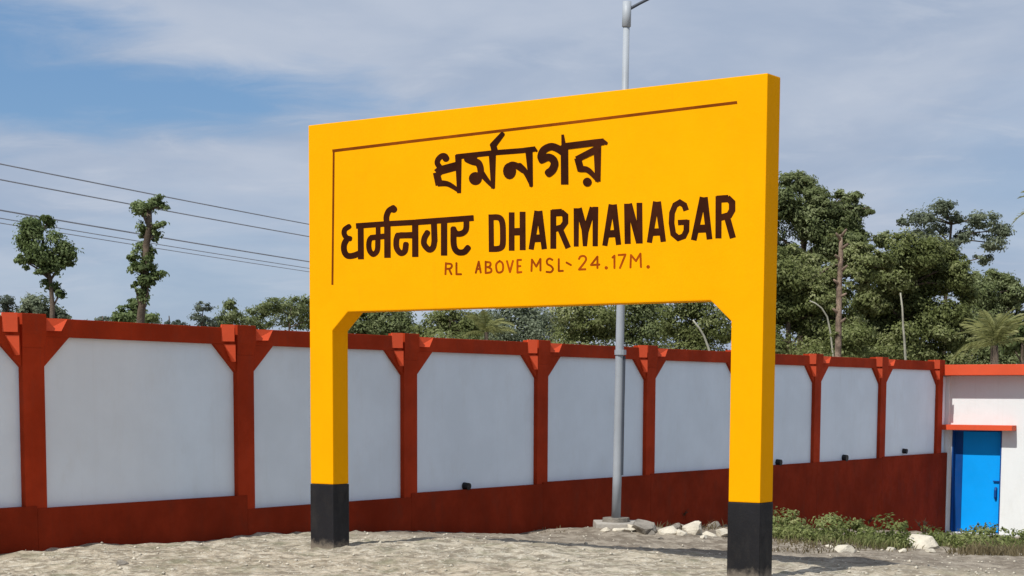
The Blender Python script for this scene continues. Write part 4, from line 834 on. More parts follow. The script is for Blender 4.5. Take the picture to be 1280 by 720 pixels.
MB().tube([b0 + Vector((0, 0, -.05)), b0 + Vector((0, 0, .012))], [.20, .19], 16).build('base_plate', M['rock_grey'], lamp, 0.004)
f_ = MB()
fx0, fx1 = post_pt(741, 660).x, post_pt(808, 660).x
zf = b0.z - .045
f_.add([(fx0, -.40, -.8), (fx1, -.40, -.8), (fx1, .4, -.8), (fx0, .4, -.8), (fx0 + .03, -.36, zf), (fx1 - .05, -.36, zf - .01), (fx1 - .02, .36, zf), (fx0 + .02, .36, zf)],
       [(3, 2, 1, 0), (4, 5, 6, 7), (0, 1, 5, 4), (1, 2, 6, 5), (2, 3, 7, 6), (3, 0, 4, 7)])
f_.build('footing', M['concrete'], lamp, 0.02)


# ------------------------------------------------------------------ rocks
def rock_mesh(sx, sy, sz, seed, cuts=17):
    rr = random.Random(seed)
    bm = bmesh.new()
    bmesh.ops.create_icosphere(bm, subdivisions=3, radius=1.15)
    for _ in range(cuts):                           # knock flat facets off a pebble
        n = Vector((rr.gauss(0, 1), rr.gauss(0, 1), rr.gauss(0, .8))).normalized()
        d = rr.uniform(.50, .80)
        for v in bm.verts:
            k = v.co.dot(n)
            if k > d: v.co -= n * (k - d)
    off = rr.uniform(0, 50)
    for v in bm.verts:
        from mathutils import noise as mn
        v.co *= 1 + 0.10 * mn.noise(v.co * 2.1 + Vector((off, 0, 0))) + .05 * mn.noise(v.co * 6 + Vector((0, off, 0)))
        v.co = Vector((v.co.x * sx, v.co.y * sy, v.co.z * sz))
    me = bpy.data.meshes.new('rock')
    bm.to_mesh(me)
    bm.free()
    return me


ROCKS = [  # px, py of the foot, width px, height px, material, label
    (779, 664, 20, 8, 'rock', 'small flat pale stone in front of the lamp post footing'),
    (805, 663, 40, 17, 'rock_grey', 'broad grey stone heaped against the right side of the lamp post footing'),
    (820, 657, 14, 12, 'rock', 'small pale stone perched on the back of the broad grey stone'),
    (828, 655, 9, 13, 'rock', 'narrow upright pale stone standing like a tooth in the rubble'),
    (835, 667, 30, 14, 'rock', 'white rounded stone in front of the narrow upright stone'),
    (852, 668, 14, 9, 'rock', 'small pale stone between the white rounded stone and the tall tilted boulder'),
    (868, 668, 26, 20, 'rock', 'tall tilted pale boulder with a dark dent, biggest of the rubble'),
    (888, 670, 15, 9, 'rock', 'squarish pale block lying right of the tall tilted boulder'),
    (893, 659, 16, 9, 'rock_grey', 'dull grey stone behind the squarish pale block'),
    (902, 669, 15, 16, 'rock', 'pale stone beside the right post of the yellow sign'),
    (847, 660, 16, 9, 'rock_grey', 'low dark grey stone half buried behind the rubble'),
    (757, 664, 14, 6, 'rock', 'flat little stone at the left front corner of the lamp post footing'),
    (791, 662, 15, 10, 'rock', 'pale angular stone touching the front of the lamp post footing near its right corner'),
    (812, 668, 12, 7, 'rock_grey', 'small grey chip in front of the broad grey stone'),
    (842, 662, 12, 8, 'rock_grey', 'small grey stone right behind the white rounded stone'),
    (858, 662, 10, 9, 'rock', 'pale stone peeping out left of the tall tilted boulder'),
    (879, 673, 9, 5, 'rock', 'tiny pale chip at the right foot of the tall tilted boulder'),
    (826, 674, 9, 4, 'rock_grey', 'tiny grey chip on bare earth in front of the white rounded stone'),
    (1035, 684, 10, 5, 'rock', 'tiny pale chip left of the cream boulder'),
    (1128, 690, 11, 6, 'rock', 'small pale chip before the left end of the long whitish slab'),
    (1055, 690, 30, 17, 'rock', 'pale cream boulder on bare earth in front of the grass'),
    (1147, 685, 54, 19, 'rock', 'long whitish slab of rock at the grass edge below the dark red wall'),
    (1163, 690, 16, 8, 'rock', 'small pale stone at the right foot of the long whitish slab'),
    (1112, 688, 12, 7, 'rock', 'little pale stone between the cream boulder and the long whitish slab'),
    (1075, 679, 9, 6, 'rock', 'tiny pale stone just behind the cream boulder'),
    (152, 706, 18, 9, 'rock_grey', 'brownish lump of stone on the pale ground at the far left'),
]
for k, (px, py, wp, hp, mt, lab) in enumerate(ROCKS):
    p = on_ground(px, py)
    s = p.y / FPX
    sx, sz = wp * s / 2 * 1.42, hp * s * 0.70
    o = link('rock', rock_mesh(sx, sx * .75, sz, 31 + k), M[mt], None, False)
    o.location = (p.x, p.y, p.z + sz * .15)
    o.rotation_euler = (random.uniform(-.1, .1), random.uniform(-.15, .15), random.uniform(-.3, .3))
    tag(o, lab, 'rock', 'loose rocks lying on the earth by the wall')


# gravel and pebbles lying on the yard
def scatter_pebbles():
    vs, fs = [], []
    base = [(1, 0, 0), (-1, 0, 0), (0, 1, 0), (0, -1, 0), (.1, .1, 1), (-.1, -.1, -.6)]
    bf = [(0, 2, 4), (2, 1, 4), (1, 3, 4), (3, 0, 4), (2, 0, 5), (1, 2, 5), (3, 1, 5), (0, 3, 5)]
    base = np.array(base)
    n = 2600
    px = rng.uniform(-20, 1300, n)
    Yv = 13.6 + 11 * rng.random(n) ** 1.3
    x = (px - 640) / FPX * Yv
    z = ground_h(x, Yv)
    s = 0.007 + 0.024 * rng.random(n) ** 4
    keep = ((np.stack([x, Yv], -1) - np.array([W0.x, W0.y])) @ np.array([WOUT.x, WOUT.y])) > .15
    V, F = [], []
    for i in np.nonzero(keep)[0]:
        a = rng.uniform(0, 6.28)
        q = base * np.array([s[i], s[i] * rng.uniform(.6, 1), s[i] * rng.uniform(.4, .8)]) * rng.uniform(.75, 1.25, (6, 3))
        c, sn = math.cos(a), math.sin(a)
        q = np.stack([q[:, 0] * c - q[:, 1] * sn, q[:, 0] * sn + q[:, 1] * c, q[:, 2]], -1) + np.array([x[i], Yv[i], z[i] + s[i] * .15])
        F.append(np.array(bf) + 6 * len(V))
        V.append(q)
    return mesh_np('gravel', np.concatenate(V), np.concatenate(F))


tag(link('gravel', scatter_pebbles(), M['rock'], None), kind='stuff')


def leaf_cloud(lobes, size, per=34, spread=.26, ragged=False, seed=0):
    """many small leaf faces gathered in clumps over and through the lobes of a crown"""
    rg = np.random.default_rng(seed)
    if ragged:
        parts = []
        for (c, rad, n) in lobes:
            k = 5
            for _ in range(k):
                d = rg.normal(size=3)
                d /= np.linalg.norm(d)
                f = rg.uniform(.40, .70)
                parts.append((tuple(np.array(c) + d * np.array(rad) * rg.uniform(.35, .85)), tuple(np.array(rad) * f), max(2, int(n * 1.7 / k + .5))))
        lobes = parts
    C, D, S = [], [], []
    for (c, rad, n) in lobes:
        c, rad = np.array(c), np.array(rad)
        d = rg.normal(size=(n, 3))
        d /= np.linalg.norm(d, axis=1)[:, None]
        rr = rg.uniform(.30, 1.0, n) ** .45
        rr *= 1 + rg.normal(0, .10, n)
        cc = c + d * rad * rr[:, None]
        C.append(cc); D.append(d); S.append(np.full(n, float(np.mean(rad))))
    C, D, S = np.concatenate(C), np.concatenate(D), np.concatenate(S)
    n = len(C)
    k = per
    cr = S * spread * rg.uniform(.6, 1.3, n)
    off = rg.normal(size=(n, k, 3)) * np.array([.70, .70, .40])
    P = C[:, None] + off * cr[:, None, None]
    on = off / (np.linalg.norm(off, axis=2)[..., None] + 1e-6)
    N = on * .75 + D[:, None] * .85 + rg.normal(size=(n, k, 3)) * .42 + np.array([0, 0, .45])
    N /= np.linalg.norm(N, axis=2)[..., None]
    P, N = P.reshape(-1, 3), N.reshape(-1, 3)
    m = len(P)
    T = np.cross(N, rg.normal(size=(m, 3)))
    T /= np.linalg.norm(T, axis=1)[:, None] + 1e-9
    B = np.cross(N, T)
    L = size * rg.uniform(.6, 1.35, m)[:, None]
    Wd = L * rg.uniform(.38, .62, m)[:, None]
    droop = N * L * .18
    q = np.stack([P - T * L * .5 - droop, P + B * Wd * .5, P + T * L * .5 - droop, P - B * Wd * .5], 1)
    f = np.arange(m * 4).reshape(-1, 4)
    return mesh_np('crown', q.reshape(-1, 3), f)


# ------------------------------------------------------------------ grass and weeds
def blades(name, spots, mat, h=(.06, .18), w=.012, lean=.5):
    """spots: list of (x, y, n, radius)"""
    V, F = [], []
    cnt = 0
    for x, y, n, rad, hs in spots:
        a = rng.uniform(0, 2 * math.pi, n)
        r = rad * np.sqrt(rng.random(n))
        bx, by = x + r * np.cos(a), y + r * np.sin(a)
        bz = ground_h(bx, by) - .01
        hh = rng.uniform(*h, n) * hs
        da = rng.uniform(0, 2 * math.pi, n)
        ln = rng.uniform(.1, lean, n) * hh
        wa = rng.uniform(0, 2 * math.pi, n)
        wx, wy = np.cos(wa) * w, np.sin(wa) * w
        mx, my, mz = bx + np.cos(da) * ln * .35, by + np.sin(da) * ln * .35, bz + hh * .6
        tx, ty, tz = bx + np.cos(da) * ln, by + np.sin(da) * ln, bz + hh
        q = np.stack([np.stack([bx - wx, by - wy, bz], -1), np.stack([bx + wx, by + wy, bz], -1),
                      np.stack([mx + wx * .8, my + wy * .8, mz], -1), np.stack([mx - wx * .8, my - wy * .8, mz], -1),
                      np.stack([tx + wx * .15, ty + wy * .15, tz], -1), np.stack([tx - wx * .15, ty - wy * .15, tz], -1)], 1)
        b = (np.arange(n) * 6)[:, None] + cnt
        F.append(np.concatenate([b + np.array([0, 1, 2, 3]), b + np.array([3, 2, 4, 5])]))
        V.append(q.reshape(-1, 3))
        cnt += n * 6
    return tag(link(name, mesh_np(name, np.concatenate(V), np.concatenate(F)), mat), kind='stuff')


def px_spots(n, x0, x1, yfun, cnt, rad, hs):
    out = []
    for _ in range(n):
        px = random.uniform(x0, x1)
        lo, hi = yfun(px)
        p = on_ground(px, random.uniform(lo, hi))
        if (p - W0).dot(WOUT) < .12: continue
        out.append((p.x, p.y, cnt, rad, hs * random.uniform(.6, 1.25)))
    return out


sp = px_spots(40, 968, 1120, lambda x: (664 + (x - 968) * .10, 678 + (x - 968) * .06), 26, .22, .9)
sp += px_spots(26, 1172, 1290, lambda x: (678, 690), 26, .2, .75)
blades('grass', sp, M['grass'], w=.008, lean=1.2)
sp = px_spots(40, 1205, 1290, lambda x: (680, 694), 40, .3, .8)
sp += px_spots(40, 968, 1150, lambda x: (676, 690), 26, .3, .5)
sp += px_spots(10, 300, 700, lambda x: (661, 664), 14, .3, .35)
sp += px_spots(9, 820, 905, lambda x: (656, 662), 26, .25, .8)
blades('dry_grass', sp, M['grass_dry'], w=.008, lean=1.2)


def scrub(name, n, x0, x1, yfun, mat, hmax, seed):
    lb = []
    for _ in range(n):
        px = random.uniform(x0, x1)
        lo, hi = yfun(px)
        p = on_ground(px, random.uniform(lo, hi))
        if (p - W0).dot(WOUT) < .3: continue
        r = random.uniform(.10, .36)
        hh = hmax * random.uniform(.2, 1.0) ** 1.3
        lb.append(((p.x, p.y, p.z + hh * .45), (r, r, hh * .55), random.randint(5, 12)))
    tag(link(name, leaf_cloud(lb, .060, 20, .36, seed=seed), M[mat]), kind='stuff')


scrub('scrub', 44, 966, 1125, lambda x: (664 + (x - 968) * .09, 674 + (x - 968) * .07), 'weed_leaf', .44, 81)
scrub('scrub', 30, 1174, 1290, lambda x: (678, 688), 'weed_leaf', .30, 82)
scrub('scrub', 12, 1125, 1174, lambda x: (676, 684), 'weed_leaf', .16, 83)
# a dry twiggy weed against the wall behind the rubble
def weed(px, py, label, n, hgt, mat):
    p = on_ground(px, py)
    root = empty('dry_weed', p)
    tag(root, label, 'weed')
    m = MB()
    for k in range(n):
        a = random.uniform(0, 6.28)
        l = hgt * random.uniform(.6, 1.1)
        q = Vector((math.cos(a) * .7, math.sin(a) * .4, random.uniform(.5, 1))).normalized() * l
        m.tube([(0, 0, -.03), q * .5 + Vector((0, 0, .04)), q], [.010, .007, .003], 4)
        for j in range(3):
            b = q * random.uniform(.4, .95)
            d = Vector((random.uniform(-1, 1), random.uniform(-1, 1), random.uniform(.1, 1))).normalized() * l * .3
            m.tube([b, b + d], [.005, .002], 4)
    m.build('stalks', mat, root)
weed(845, 659, 'small dry twiggy weed at the foot of the red wall behind the rubble', 12, .36, M['scrub'])
weed(1080, 661, 'thin dry weed rising out of the grass in front of the dark red plinth', 9, .32, M['scrub'])
weed(1155, 668, 'low dry weed behind the long whitish slab of rock', 10, .26, M['scrub'])


# ------------------------------------------------------------------ trees
def tree(name, label, base, trunk, r0, lobes, size, leaf, bark, per=34, spread=.26, seed=1, group=None, limbs=True, cat='tree', r1=.3, twigs=2, ragged=True):
    """trunk: points relative to base; lobes: (centre relative, radii, clumps)"""
    root = empty(name, base)
    tag(root, label, cat, group)
    m = MB()
    n = len(trunk)
    rr = random.Random(seed)
    m.tube(trunk, [r0 * (1 - (1 - r1) * i / (n - 1)) for i in range(n)], 8)
    if limbs:
        T = [Vector(p) for p in trunk]
        for (c, rad, k) in lobes:
            c = Vector(c)
            lower = [p for p in T[1:] if p.z <= c.z] or [T[1]]
            s = min(lower, key=lambda p: (p - c).length)
            midp = (s + c) / 2 + Vector((rr.uniform(-.1, .1), rr.uniform(-.1, .1), .08)) * (c - s).length
            m.tube([s, midp, c], [r0 * .42, r0 * .28, r0 * .14], 6)
            for _ in range(twigs):
                e = c + Vector((rr.uniform(-1, 1) * rad[0], rr.uniform(-1, 1) * rad[1], rr.uniform(-.6, .9) * rad[2])) * .8
                st = midp.lerp(c, rr.uniform(.2, .9))
                m.tube([st, (st + e) / 2 + Vector((0, 0, .05 * rad[2])), e], [r0 * .16, r0 * .11, r0 * .05], 5)
    m.build('trunk', bark, root, smooth=True)
    link('crown', leaf_cloud(lobes, size, per, spread * (1.45 if ragged else 1), ragged, seed), leaf, root)
    return root


def px_tree(name, label, Yd, foot, stem, lobes, size_px, leaf, bark, r_px=3, **kw):
    """stem and lobes in photo pixels, turned into metres at the tree's own distance"""
    s = Yd / FPX
    fp = at(foot, 440, Yd)
    gz_ = float(ground_h(fp.x, fp.y))
    base = Vector((fp.x, Yd, gz_))
    tr = [(0, 0, -.2)] + [tuple(at(x, y, Yd) - base + Vector((0, random.uniform(-.2, .2), 0))) for x, y in stem]
    lb = []
    for l in lobes:
        x, y, rx, rz, n = l[:5]
        dy = l[5] if len(l) > 5 else random.uniform(-.8, .8) * rx * s
        lb.append((tuple(at(x, y, Yd) - base + Vector((0, dy, 0))), (rx * s, max(rx, rz) * s * .9, rz * s), n))
    return tree(name, label, base, tr, r_px * s, lb, size_px * s, M[leaf], M[bark], **kw)


# the two lopped trees on the left
px_tree('lopped_tree', 'slender lopped tree with a tuft of green leaves near the left edge', 32, 66,
        [(66, 440), (67, 385), (64, 350), (58, 320), (52, 290)],
        [(40, 284, 15, 16, 34), (58, 276, 8, 10, 16), (36, 304, 13, 14, 24), (52, 318, 18, 16, 34), (76, 314, 14, 20, 30), (86, 318, 6, 10, 8), (62, 340, 14, 11, 22), (28, 325, 8, 5, 5), (38, 328, 12, 8, 6), (84, 325, 8, 8, 5), (60, 355, 9, 8, 5), (72, 366, 6, 10, 3)],
        4.6, 'leaf_fresh', 'bark', r_px=4.2, per=34, spread=.50, seed=3, group='lopped trees beyond the wall')
px_tree('lopped_tree', 'bare lopped trunk with a few leaf tufts, under the wires', 32, 174,
        [(174, 440), (177, 390), (180, 350), (184, 310), (187, 285), (186, 262)],
        [(177, 262, 13, 11, 20), (193, 250, 9, 9, 9), (202, 259, 7, 5, 5), (201, 281, 8, 6, 9), (178, 292, 6, 12, 9), (194, 292, 5, 10, 7), (180, 310, 6, 12, 9), (188, 318, 5, 10, 6), (178, 366, 7, 10, 8), (186, 352, 7, 10, 8), (172, 328, 11, 12, 15), (186, 335, 6, 12, 8), (198, 343, 11, 9, 10), (178, 348, 8, 9, 7), (168, 354, 5, 5, 3), (166, 322, 7, 4, 3)],
        4.6, 'leaf_fresh', 'bark', r_px=5.8, r1=.6, per=30, spread=.50, seed=4, group='lopped trees beyond the wall', twigs=1)
px_tree('bush', 'dull green bush at the foot of the slender lopped tree', 36, 45, [(45, 440), (46, 400), (47, 385)],
        [(48, 375, 20, 16, 26), (30, 385, 14, 11, 14), (66, 392, 18, 12, 16), (84, 397, 10, 9, 9), (10, 399, 14, 9, 10), (46, 400, 30, 12, 22)], 4.6, 'leaf_blue', 'bark', r_px=3, per=46, spread=.34, seed=5, cat='bush')
px_tree('bush', 'bright green bush at the foot of the bare lopped trunk', 34, 165, [(165, 440), (165, 410), (166, 395)],
        [(166, 385, 15, 12, 20), (150, 396, 14, 10, 16), (182, 397, 13, 10, 16), (166, 400, 26, 10, 20)], 5.0, 'leaf_fresh', 'bark', r_px=3, per=46, spread=.34, seed=6, cat='bush')

# the far line of trees between them
for k, (x, y, lobes, lab, lf) in enumerate([
    (8, 0, [(10, 374, 9, 7, 10), (3, 380, 9, 6, 8), (12, 388, 12, 9, 10)], 'small far tree at the left edge above the wall', 'leaf_far'),
    (128, 0, [(112, 405, 16, 7, 12), (128, 401, 12, 6, 10), (142, 405, 12, 6, 10)], 'low far tree between the two lopped trees', 'leaf_far'),
    (212, 0, [(200, 407, 12, 6, 10), (216, 404, 10, 6, 8), (228, 409, 10, 5, 8)], 'low far tree right of the bright green bush', 'leaf_far'),
    (253, 0, [(252, 384, 10, 6, 12), (249, 396, 11, 7, 8), (258, 404, 14, 7, 12)], 'far tree with a small flat top standing alone', 'leaf_far'),
    (288, 0, [(288, 382, 9, 7, 12), (288, 394, 17, 11, 20), (272, 404, 18, 8, 14), (306, 402, 17, 9, 14)], 'far tree with a pointed top next to the flat topped one', 'leaf_deep'),
    (325, 0, [(322, 391, 12, 8, 12), (334, 386, 12, 9, 14), (322, 405, 20, 8, 16)], 'far rounded tree left of the tall dark one', 'leaf_deep'),
    (362, 0, [(340, 382, 14, 9, 16), (362, 381, 22, 10, 26), (386, 384, 22, 13, 26), (360, 398, 26, 12, 26), (395, 400, 24, 12, 24)], 'tall dark far tree just left of the yellow sign', 'leaf_deep'),
]):
    px_tree('far_tree', lab, 74 + 5 * (k % 3), x, [(x, 440), (x, 410), (x, 395)], lobes, 3.6, lf, 'bark', r_px=2, per=44, spread=.36, seed=20 + k, group='far trees beyond the wall on the left', ragged=False)

# trees seen through the opening of the sign and hidden behind its board
for k, (x, Yd, lobes, lab, lf, sz) in enumerate([
    (470, 62, [(452, 402, 24, 16, 34), (484, 398, 22, 15, 34), (500, 410, 20, 12, 24), (440, 412, 20, 12, 22), (475, 414, 30, 10, 24), (470, 430, 44, 12, 50), (500, 402, 18, 12, 24), (462, 388, 20, 12, 24)], 'dark olive tree seen under the left end of the board', 'leaf_deep', 5.0),
    (560, 60, [(548, 402, 18, 14, 28), (572, 405, 20, 13, 28), (530, 414, 16, 10, 18), (590, 412, 16, 12, 20), (560, 430, 50, 13, 56), (595, 400, 18, 14, 26), (560, 394, 18, 10, 20)], 'green tree right of the patch of sky under the board', 'leaf_olive', 5.0),
    (655, 66, [(640, 392, 22, 22, 34), (668, 398, 22, 22, 36), (690, 404, 18, 18, 26), (655, 416, 36, 12, 30), (618, 404, 20, 16, 34), (620, 424, 26, 14, 34), (655, 434, 44, 14, 50)], 'grey green tree with pale limbs seen under the middle of the board', 'leaf_blue', 5.0),
    (728, 58, [(712, 392, 22, 24, 44), (742, 396, 24, 24, 46), (728, 372, 22, 20, 30), (756, 410, 20, 16, 26), (722, 416, 34, 12, 28), (725, 436, 44, 14, 50)], 'light olive tree seen just left of the lamp post', 'leaf_olive', 5.2),
    (800, 74, [(786, 392, 20, 26, 44), (812, 396, 24, 26, 48), (800, 370, 24, 22, 36), (820, 416, 26, 14, 26), (784, 416, 20, 14, 24), (800, 440, 44, 14, 50)], 'dark shaded tree seen just right of the lamp post', 'leaf_deep', 5.2),
    (862, 60, [(846, 398, 22, 24, 42), (874, 402, 24, 26, 48), (902, 398, 22, 30, 44), (862, 376, 26, 22, 36), (880, 424, 34, 14, 34), (870, 444, 48, 14, 56)], 'olive tree seen beside the right post under the board', 'leaf_olive', 5.2),
]):
    px_tree('tree', lab, Yd, x, [(x, 445), (x, 420), (x + 3, 402)], lobes, sz * .8, lf, 'bark' if k != 2 else 'bark_pale', r_px=2.6, per=50, spread=.40, seed=40 + k, group='trees seen through the opening of the sign', ragged=False)

# the big trees on the right
px_tree('tree', 'tall dense green tree rising right behind the right end of the sign', 68, 1000, [(1000, 440), (1002, 380), (1005, 320), (1010, 280)],
        [(1000, 236, 18, 20, 40), (975, 262, 24, 26, 60), (1022, 256, 24, 18, 50), (1050, 268, 24, 22, 60), (1000, 286, 34, 24, 80), (1045, 300, 34, 22, 80), (1080, 262, 14, 10, 16), (1076, 292, 20, 16, 36), (975, 312, 32, 26, 70), (1098, 300, 14, 10, 16), (955, 290, 24, 30, 50), (1064, 246, 14, 8, 14)],
        4.4, 'leaf_deep', 'bark', r_px=6, per=58, spread=.30, seed=60)
px_tree('tree', 'broad olive tree with drooping foliage below the tall dense one', 60, 985, [(985, 440), (986, 400), (990, 370)],
        [(985, 356, 36, 26, 90), (1020, 372, 32, 26, 80), (975, 392, 34, 26, 80), (1012, 410, 40, 24, 90), (1058, 400, 26, 26, 50), (960, 424, 34, 20, 60), (1040, 430, 46, 16, 70), (1070, 345, 22, 22, 40), (1000, 338, 34, 20, 50), (1035, 350, 30, 20, 44), (970, 335, 26, 22, 40), (1000, 444, 70, 14, 70), (1078, 318, 20, 16, 40), (1098, 330, 18, 14, 30), (1062, 328, 18, 14, 30), (1010, 322, 26, 14, 36), (968, 330, 22, 16, 30)],
        4.4, 'leaf_olive', 'bark', r_px=5, per=58, spread=.30, seed=61)
px_tree('tree', 'wide olive green tree in the middle of the right hand grove', 64, 1130, [(1130, 445), (1128, 400), (1130, 360), (1135, 330)],
        [(1135, 318, 34, 24, 80), (1168, 332, 32, 24, 80), (1110, 345, 32, 24, 70), (1150, 358, 42, 26, 110), (1195, 358, 22, 26, 50), (1110, 385, 36, 26, 90), (1160, 392, 44, 26, 110), (1100, 420, 40, 22, 80), (1150, 426, 50, 20, 90), (1190, 410, 24, 26, 50), (1200, 334, 12, 14, 14), (1085, 372, 26, 22, 50), (1090, 444, 50, 12, 50), (1160, 446, 60, 14, 70)],
        4.4, 'leaf_olive', 'bark', r_px=5, per=58, spread=.30, seed=62)
px_tree('tree', 'airy grey green tree with open spreading crown against the sky', 84, 1180, [(1180, 445), (1182, 380), (1186, 340), (1188, 305), (1190, 280)],
        [(1174, 262, 15, 10, 20), (1150, 274, 22, 7, 18), (1134, 276, 10, 5, 6), (1194, 272, 12, 8, 12), (1172, 285, 16, 9, 14), (1228, 276, 20, 9, 24), (1250, 288, 14, 9, 18), (1240, 304, 16, 10, 18), (1212, 292, 14, 9, 12), (1195, 300, 12, 9, 8), (1228, 322, 10, 9, 10), (1180, 310, 20, 12, 22), (1150, 296, 18, 10, 16)],
        4.0, 'leaf_blue', 'bark', r_px=3.2, per=44, spread=.40, seed=63, r1=.4, ragged=False)
px_tree('tree', 'dark rounded tree low at the right end of the grove', 76, 1240, [(1240, 445), (1240, 400), (1240, 370)],
        [(1232, 352, 20, 14, 36), (1258, 354, 20, 13, 36), (1272, 364, 16, 16, 30), (1214, 372, 22, 20, 46), (1245, 376, 28, 18, 60), (1282, 378, 20, 18, 36), (1225, 405, 30, 26, 70), (1265, 402, 30, 24, 60), (1205, 425, 30, 20, 60), (1245, 430, 36, 20, 70), (1285, 430, 30, 20, 50), (1225, 448, 60, 14, 70)],
        4.2, 'leaf_deep', 'bark', r_px=4, per=56, spread=.31, seed=64)
px_tree('bush', 'yellow green bush showing over the orange roof band at the right edge', 56, 1278, [(1278, 455), (1278, 430), (1278, 420)],
        [(1272, 412, 16, 14, 30), (1288, 424, 18, 16, 30), (1268, 432, 18, 12, 24)], 6.5, 'leaf_fresh', 'bark', r_px=3, per=32, spread=.32, seed=65, cat='bush')


# bare, stubby reddish trunk standing in front of the grove
def stub_trunk():
    Yd = 50
    p = at(1047, 470, Yd)
    base = Vector((p.x, Yd, float(ground_h(p.x, Yd))))
    root = empty('bare_trunk', base)
    tag(root, 'straight bare reddish tree trunk with lopped stubs in front of the grove', 'tree')
    s = Yd / FPX
    st = [(1047, 470), (1048, 420), (1049, 360), (1051, 320), (1051, 293)]
    pts = [at(x, y, Yd) - base for x, y in st]
    m = MB().tube([Vector((0, 0, -.2))] + pts, [4.6 * s, 4.3 * s, 4 * s, 3.6 * s, 3.0 * s, 2.0 * s], 9)
    m.build('trunk', M['bark_red'], root, smooth=True)
    for k, (x, y, dx, dy) in enumerate([(1048, 405, 8, -7), (1048, 392, -8, -6), (1049, 372, 8, -5), (1049, 356, -8, -6), (1050, 340, 8, -8), (1050, 325, -7, -6), (1051, 312, 8, -7), (1051, 300, -7, -8), (1051, 296, 6, -9)]):
        a, b = at(x, y, Yd) - base, at(x + dx, y + dy, Yd) - base + Vector((0, -.15, 0))
        MB().tube([a, a.lerp(b, .6), b], [2.0 * s, 1.7 * s, 1.1 * s], 7).build('stub', M['bark_red'], root, smooth=True)
    lb = [(tuple(at(x, y, Yd) - base), (6 * s, 6 * s, 4 * s), 5) for x, y in ((1040, 296), (1058, 300), (1042, 340), (1059, 352), (1041, 385), (1057, 402), (1043, 420), (1051, 288))]
    for k, q in enumerate(lb):
        link('leaf_tuft', leaf_cloud([q], 4.0 * s, 18, .4, seed=70 + k), M['leaf_olive'], root)


stub_trunk()


def dead_branch(label, Yd, pts, r):
    p = at(*pts[0], Yd)
    s = Yd / FPX
    g0 = Vector((p.x, Yd, float(ground_h(p.x, Yd))))
    root = empty('dead_tree', g0)
    tag(root, label, 'dead tree')
    P = [Vector((0, 0, -.2))] + [at(x, y, Yd) - g0 for x, y in pts]
    rs = [r * s * 1.3] + [r * s * (1 - .5 * i / len(pts)) for i in range(len(pts))]
    MB().tube(P, rs, 7).build('trunk', M['bark_pale'], root, smooth=True)


dead_branch('thin straight pale dead pole of a tree before the grove, near its last columns', 46, [(1132, 450), (1130.5, 425), (1129, 408), (1128, 385), (1125.5, 366)], 1.6)
dead_branch('pale bent dead stem beside the bare reddish trunk', 58, [(1042, 450), (1038, 415), (1034, 396), (1027, 385), (1019, 379), (1012, 376)], 1.3)
dead_branch('pale leaning dead stem seen under the right end of the board', 52, [(889, 448), (886, 436), (880, 420), (874, 410), (866, 400)], 1.7)


# palms
def frond_mesh(L, droop, wl, seed, n=26):
    rr = random.Random(seed)
    pts = []
    for i in range(n + 1):
        t = i / n
        pts.append(Vector((L * (t - .12 * t * t), 0, L * (.55 * t - droop * t * t))))
    m = MB()
    m.tube(pts[::2], [.022 * L * (1 - .85 * i / (n // 2)) * .5 for i in range(n // 2 + 1)], 5)
    for i in range(3, n):
        t = i / n
        l = wl * L * math.sin(math.pi * min(1, .12 + .9 * t)) ** .6 * rr.uniform(.85, 1.1)
        for s in (-1, 1):
            d = Vector((.62, s * .72, -.30 - .4 * rr.random())).normalized() * l
            w_ = Vector((.022 * L, 0, .008 * L)) * .8
            p = pts[i]
            e = p + d
            md = p + d * .55 + Vector((0, 0, .05 * l))
            m.add([p - w_ * .5, p + w_ * .5, md + w_ * .5, md - w_ * .5, e], [(0, 1, 2, 3), (3, 2, 4)])
    return m.mesh('frond')


def palm(label, Yd, foot, crown, L_px, nf, r_px, seed, name='palm_tree', el=(-.2, 1.0), leaf='frond'):
    s = Yd / FPX
    p = at(foot[0], foot[1], Yd)
    base = Vector((p.x, Yd, float(ground_h(p.x, Yd))))
    root = empty(name, base)
    tag(root, label, 'palm tree', 'palm trees beyond the wall')
    top = at(*crown, Yd) - base
    mids = [top * t + Vector((0.06 * math.sin(3 * t) * top.z * .3, 0, 0)) * (1 - t) for t in (.0, .33, .66, 1)]
    mids[0] = Vector((0, 0, -.3))
    MB().tube(mids, [r_px * s * 1.25, r_px * s, r_px * s * .9, r_px * s * .8], 9).build('trunk', M['bark'], root, smooth=True)
    shared = [frond_mesh(L_px * s, d, .24, seed + k) for k, d in enumerate((.55, .8, 1.05))]
    rr = random.Random(seed)
    for k in range(nf):
        o = link('frond', shared[k % 3], M[leaf], root)
        o.location = top + Vector((0, 0, -.05))
        o.rotation_euler = Euler((rr.uniform(-.3, .3), -rr.uniform(*el), k * 2.399 + rr.uniform(-.2, .2)), 'XYZ')


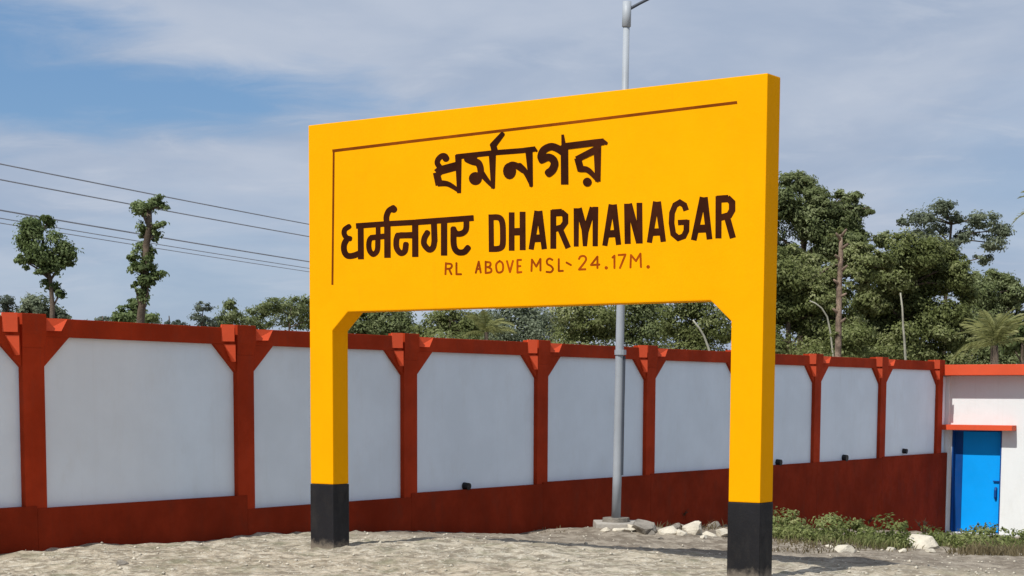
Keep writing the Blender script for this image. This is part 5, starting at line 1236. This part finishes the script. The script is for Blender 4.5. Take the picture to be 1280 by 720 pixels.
palm('squat palm with arching fronds right above the roof band of the white building', 52, (1246, 470), (1243, 432), 62, 26, 6, 90, el=(.0, 1.35))
palm('yellow green palm seen through the opening under the board', 56, (606, 460), (608, 415), 44, 16, 3, 91)
palm('tall palm beyond the right edge with only frond tips in view', 58, (1322, 470), (1322, 262), 58, 18, 4, 92)

# ------------------------------------------------------------------ power line
YA, YB = 30.0, 70.0
wires = [('uppermost of the power lines crossing the sky at the left', (-215, 161), (690, 333), .016),
         ('second power line from the top, a little below the uppermost one', (-215, 183), (690, 345), .016),
         ('thick dark power line below the wide gap, third from the top', (-215, 225), (690, 371), .018),
         ('thin power line close under the thick dark one', (-215, 236), (690, 378), .011),
         ('lowest and faintest of the power lines', (-215, 243), (690, 381), .010)]
for lab, a, b, r_ in wires:
    A, Bp = at(*a, YA), at(*b, YB)
    pts = []
    for i in range(25):
        t = i / 24
        q = A.lerp(Bp, t)
        q.z -= .22 * 4 * t * (1 - t) * .5
        pts.append(q - A)
    o = MB().tube(pts, r_, 6).build('power_line', M['wire'], None, smooth=True)
    o.location = A
    tag(o, lab, 'power line', 'power lines over the left side')


def utility_pole(label, px_top, Yd, arms):
    tops = [at(px_top, y, Yd) for y in arms]
    p = tops[0]
    g0 = Vector((p.x, Yd, float(ground_h(p.x, Yd))))
    root = empty('utility_pole', g0)
    tag(root, label, 'utility pole')
    h = p.z - g0.z
    m = MB()
    m.add([(-.13, -.11, -.3), (.13, -.11, -.3), (.13, .11, -.3), (-.13, .11, -.3), (-.08, -.08, h + .3), (.08, -.08, h + .3), (.08, .08, h + .3), (-.08, .08, h + .3)],
          [(3, 2, 1, 0), (4, 5, 6, 7), (0, 1, 5, 4), (1, 2, 6, 5), (2, 3, 7, 6), (3, 0, 4, 7)])
    m.build('pole', M['concrete'], root, 0.01)
    for t in tops:
        z = t.z - g0.z
        MB().tube([(-.02, -.09, z - .02), (-.02, -.22, z - .02)], .02, 6).build('insulator', M['white'], root)


utility_pole('concrete utility pole carrying the power lines behind the sign board', 690, YB + .3, [333, 345, 371, 380])
utility_pole('concrete utility pole carrying the power lines left of the view', -215, YA + .3, [161, 183, 225, 240])
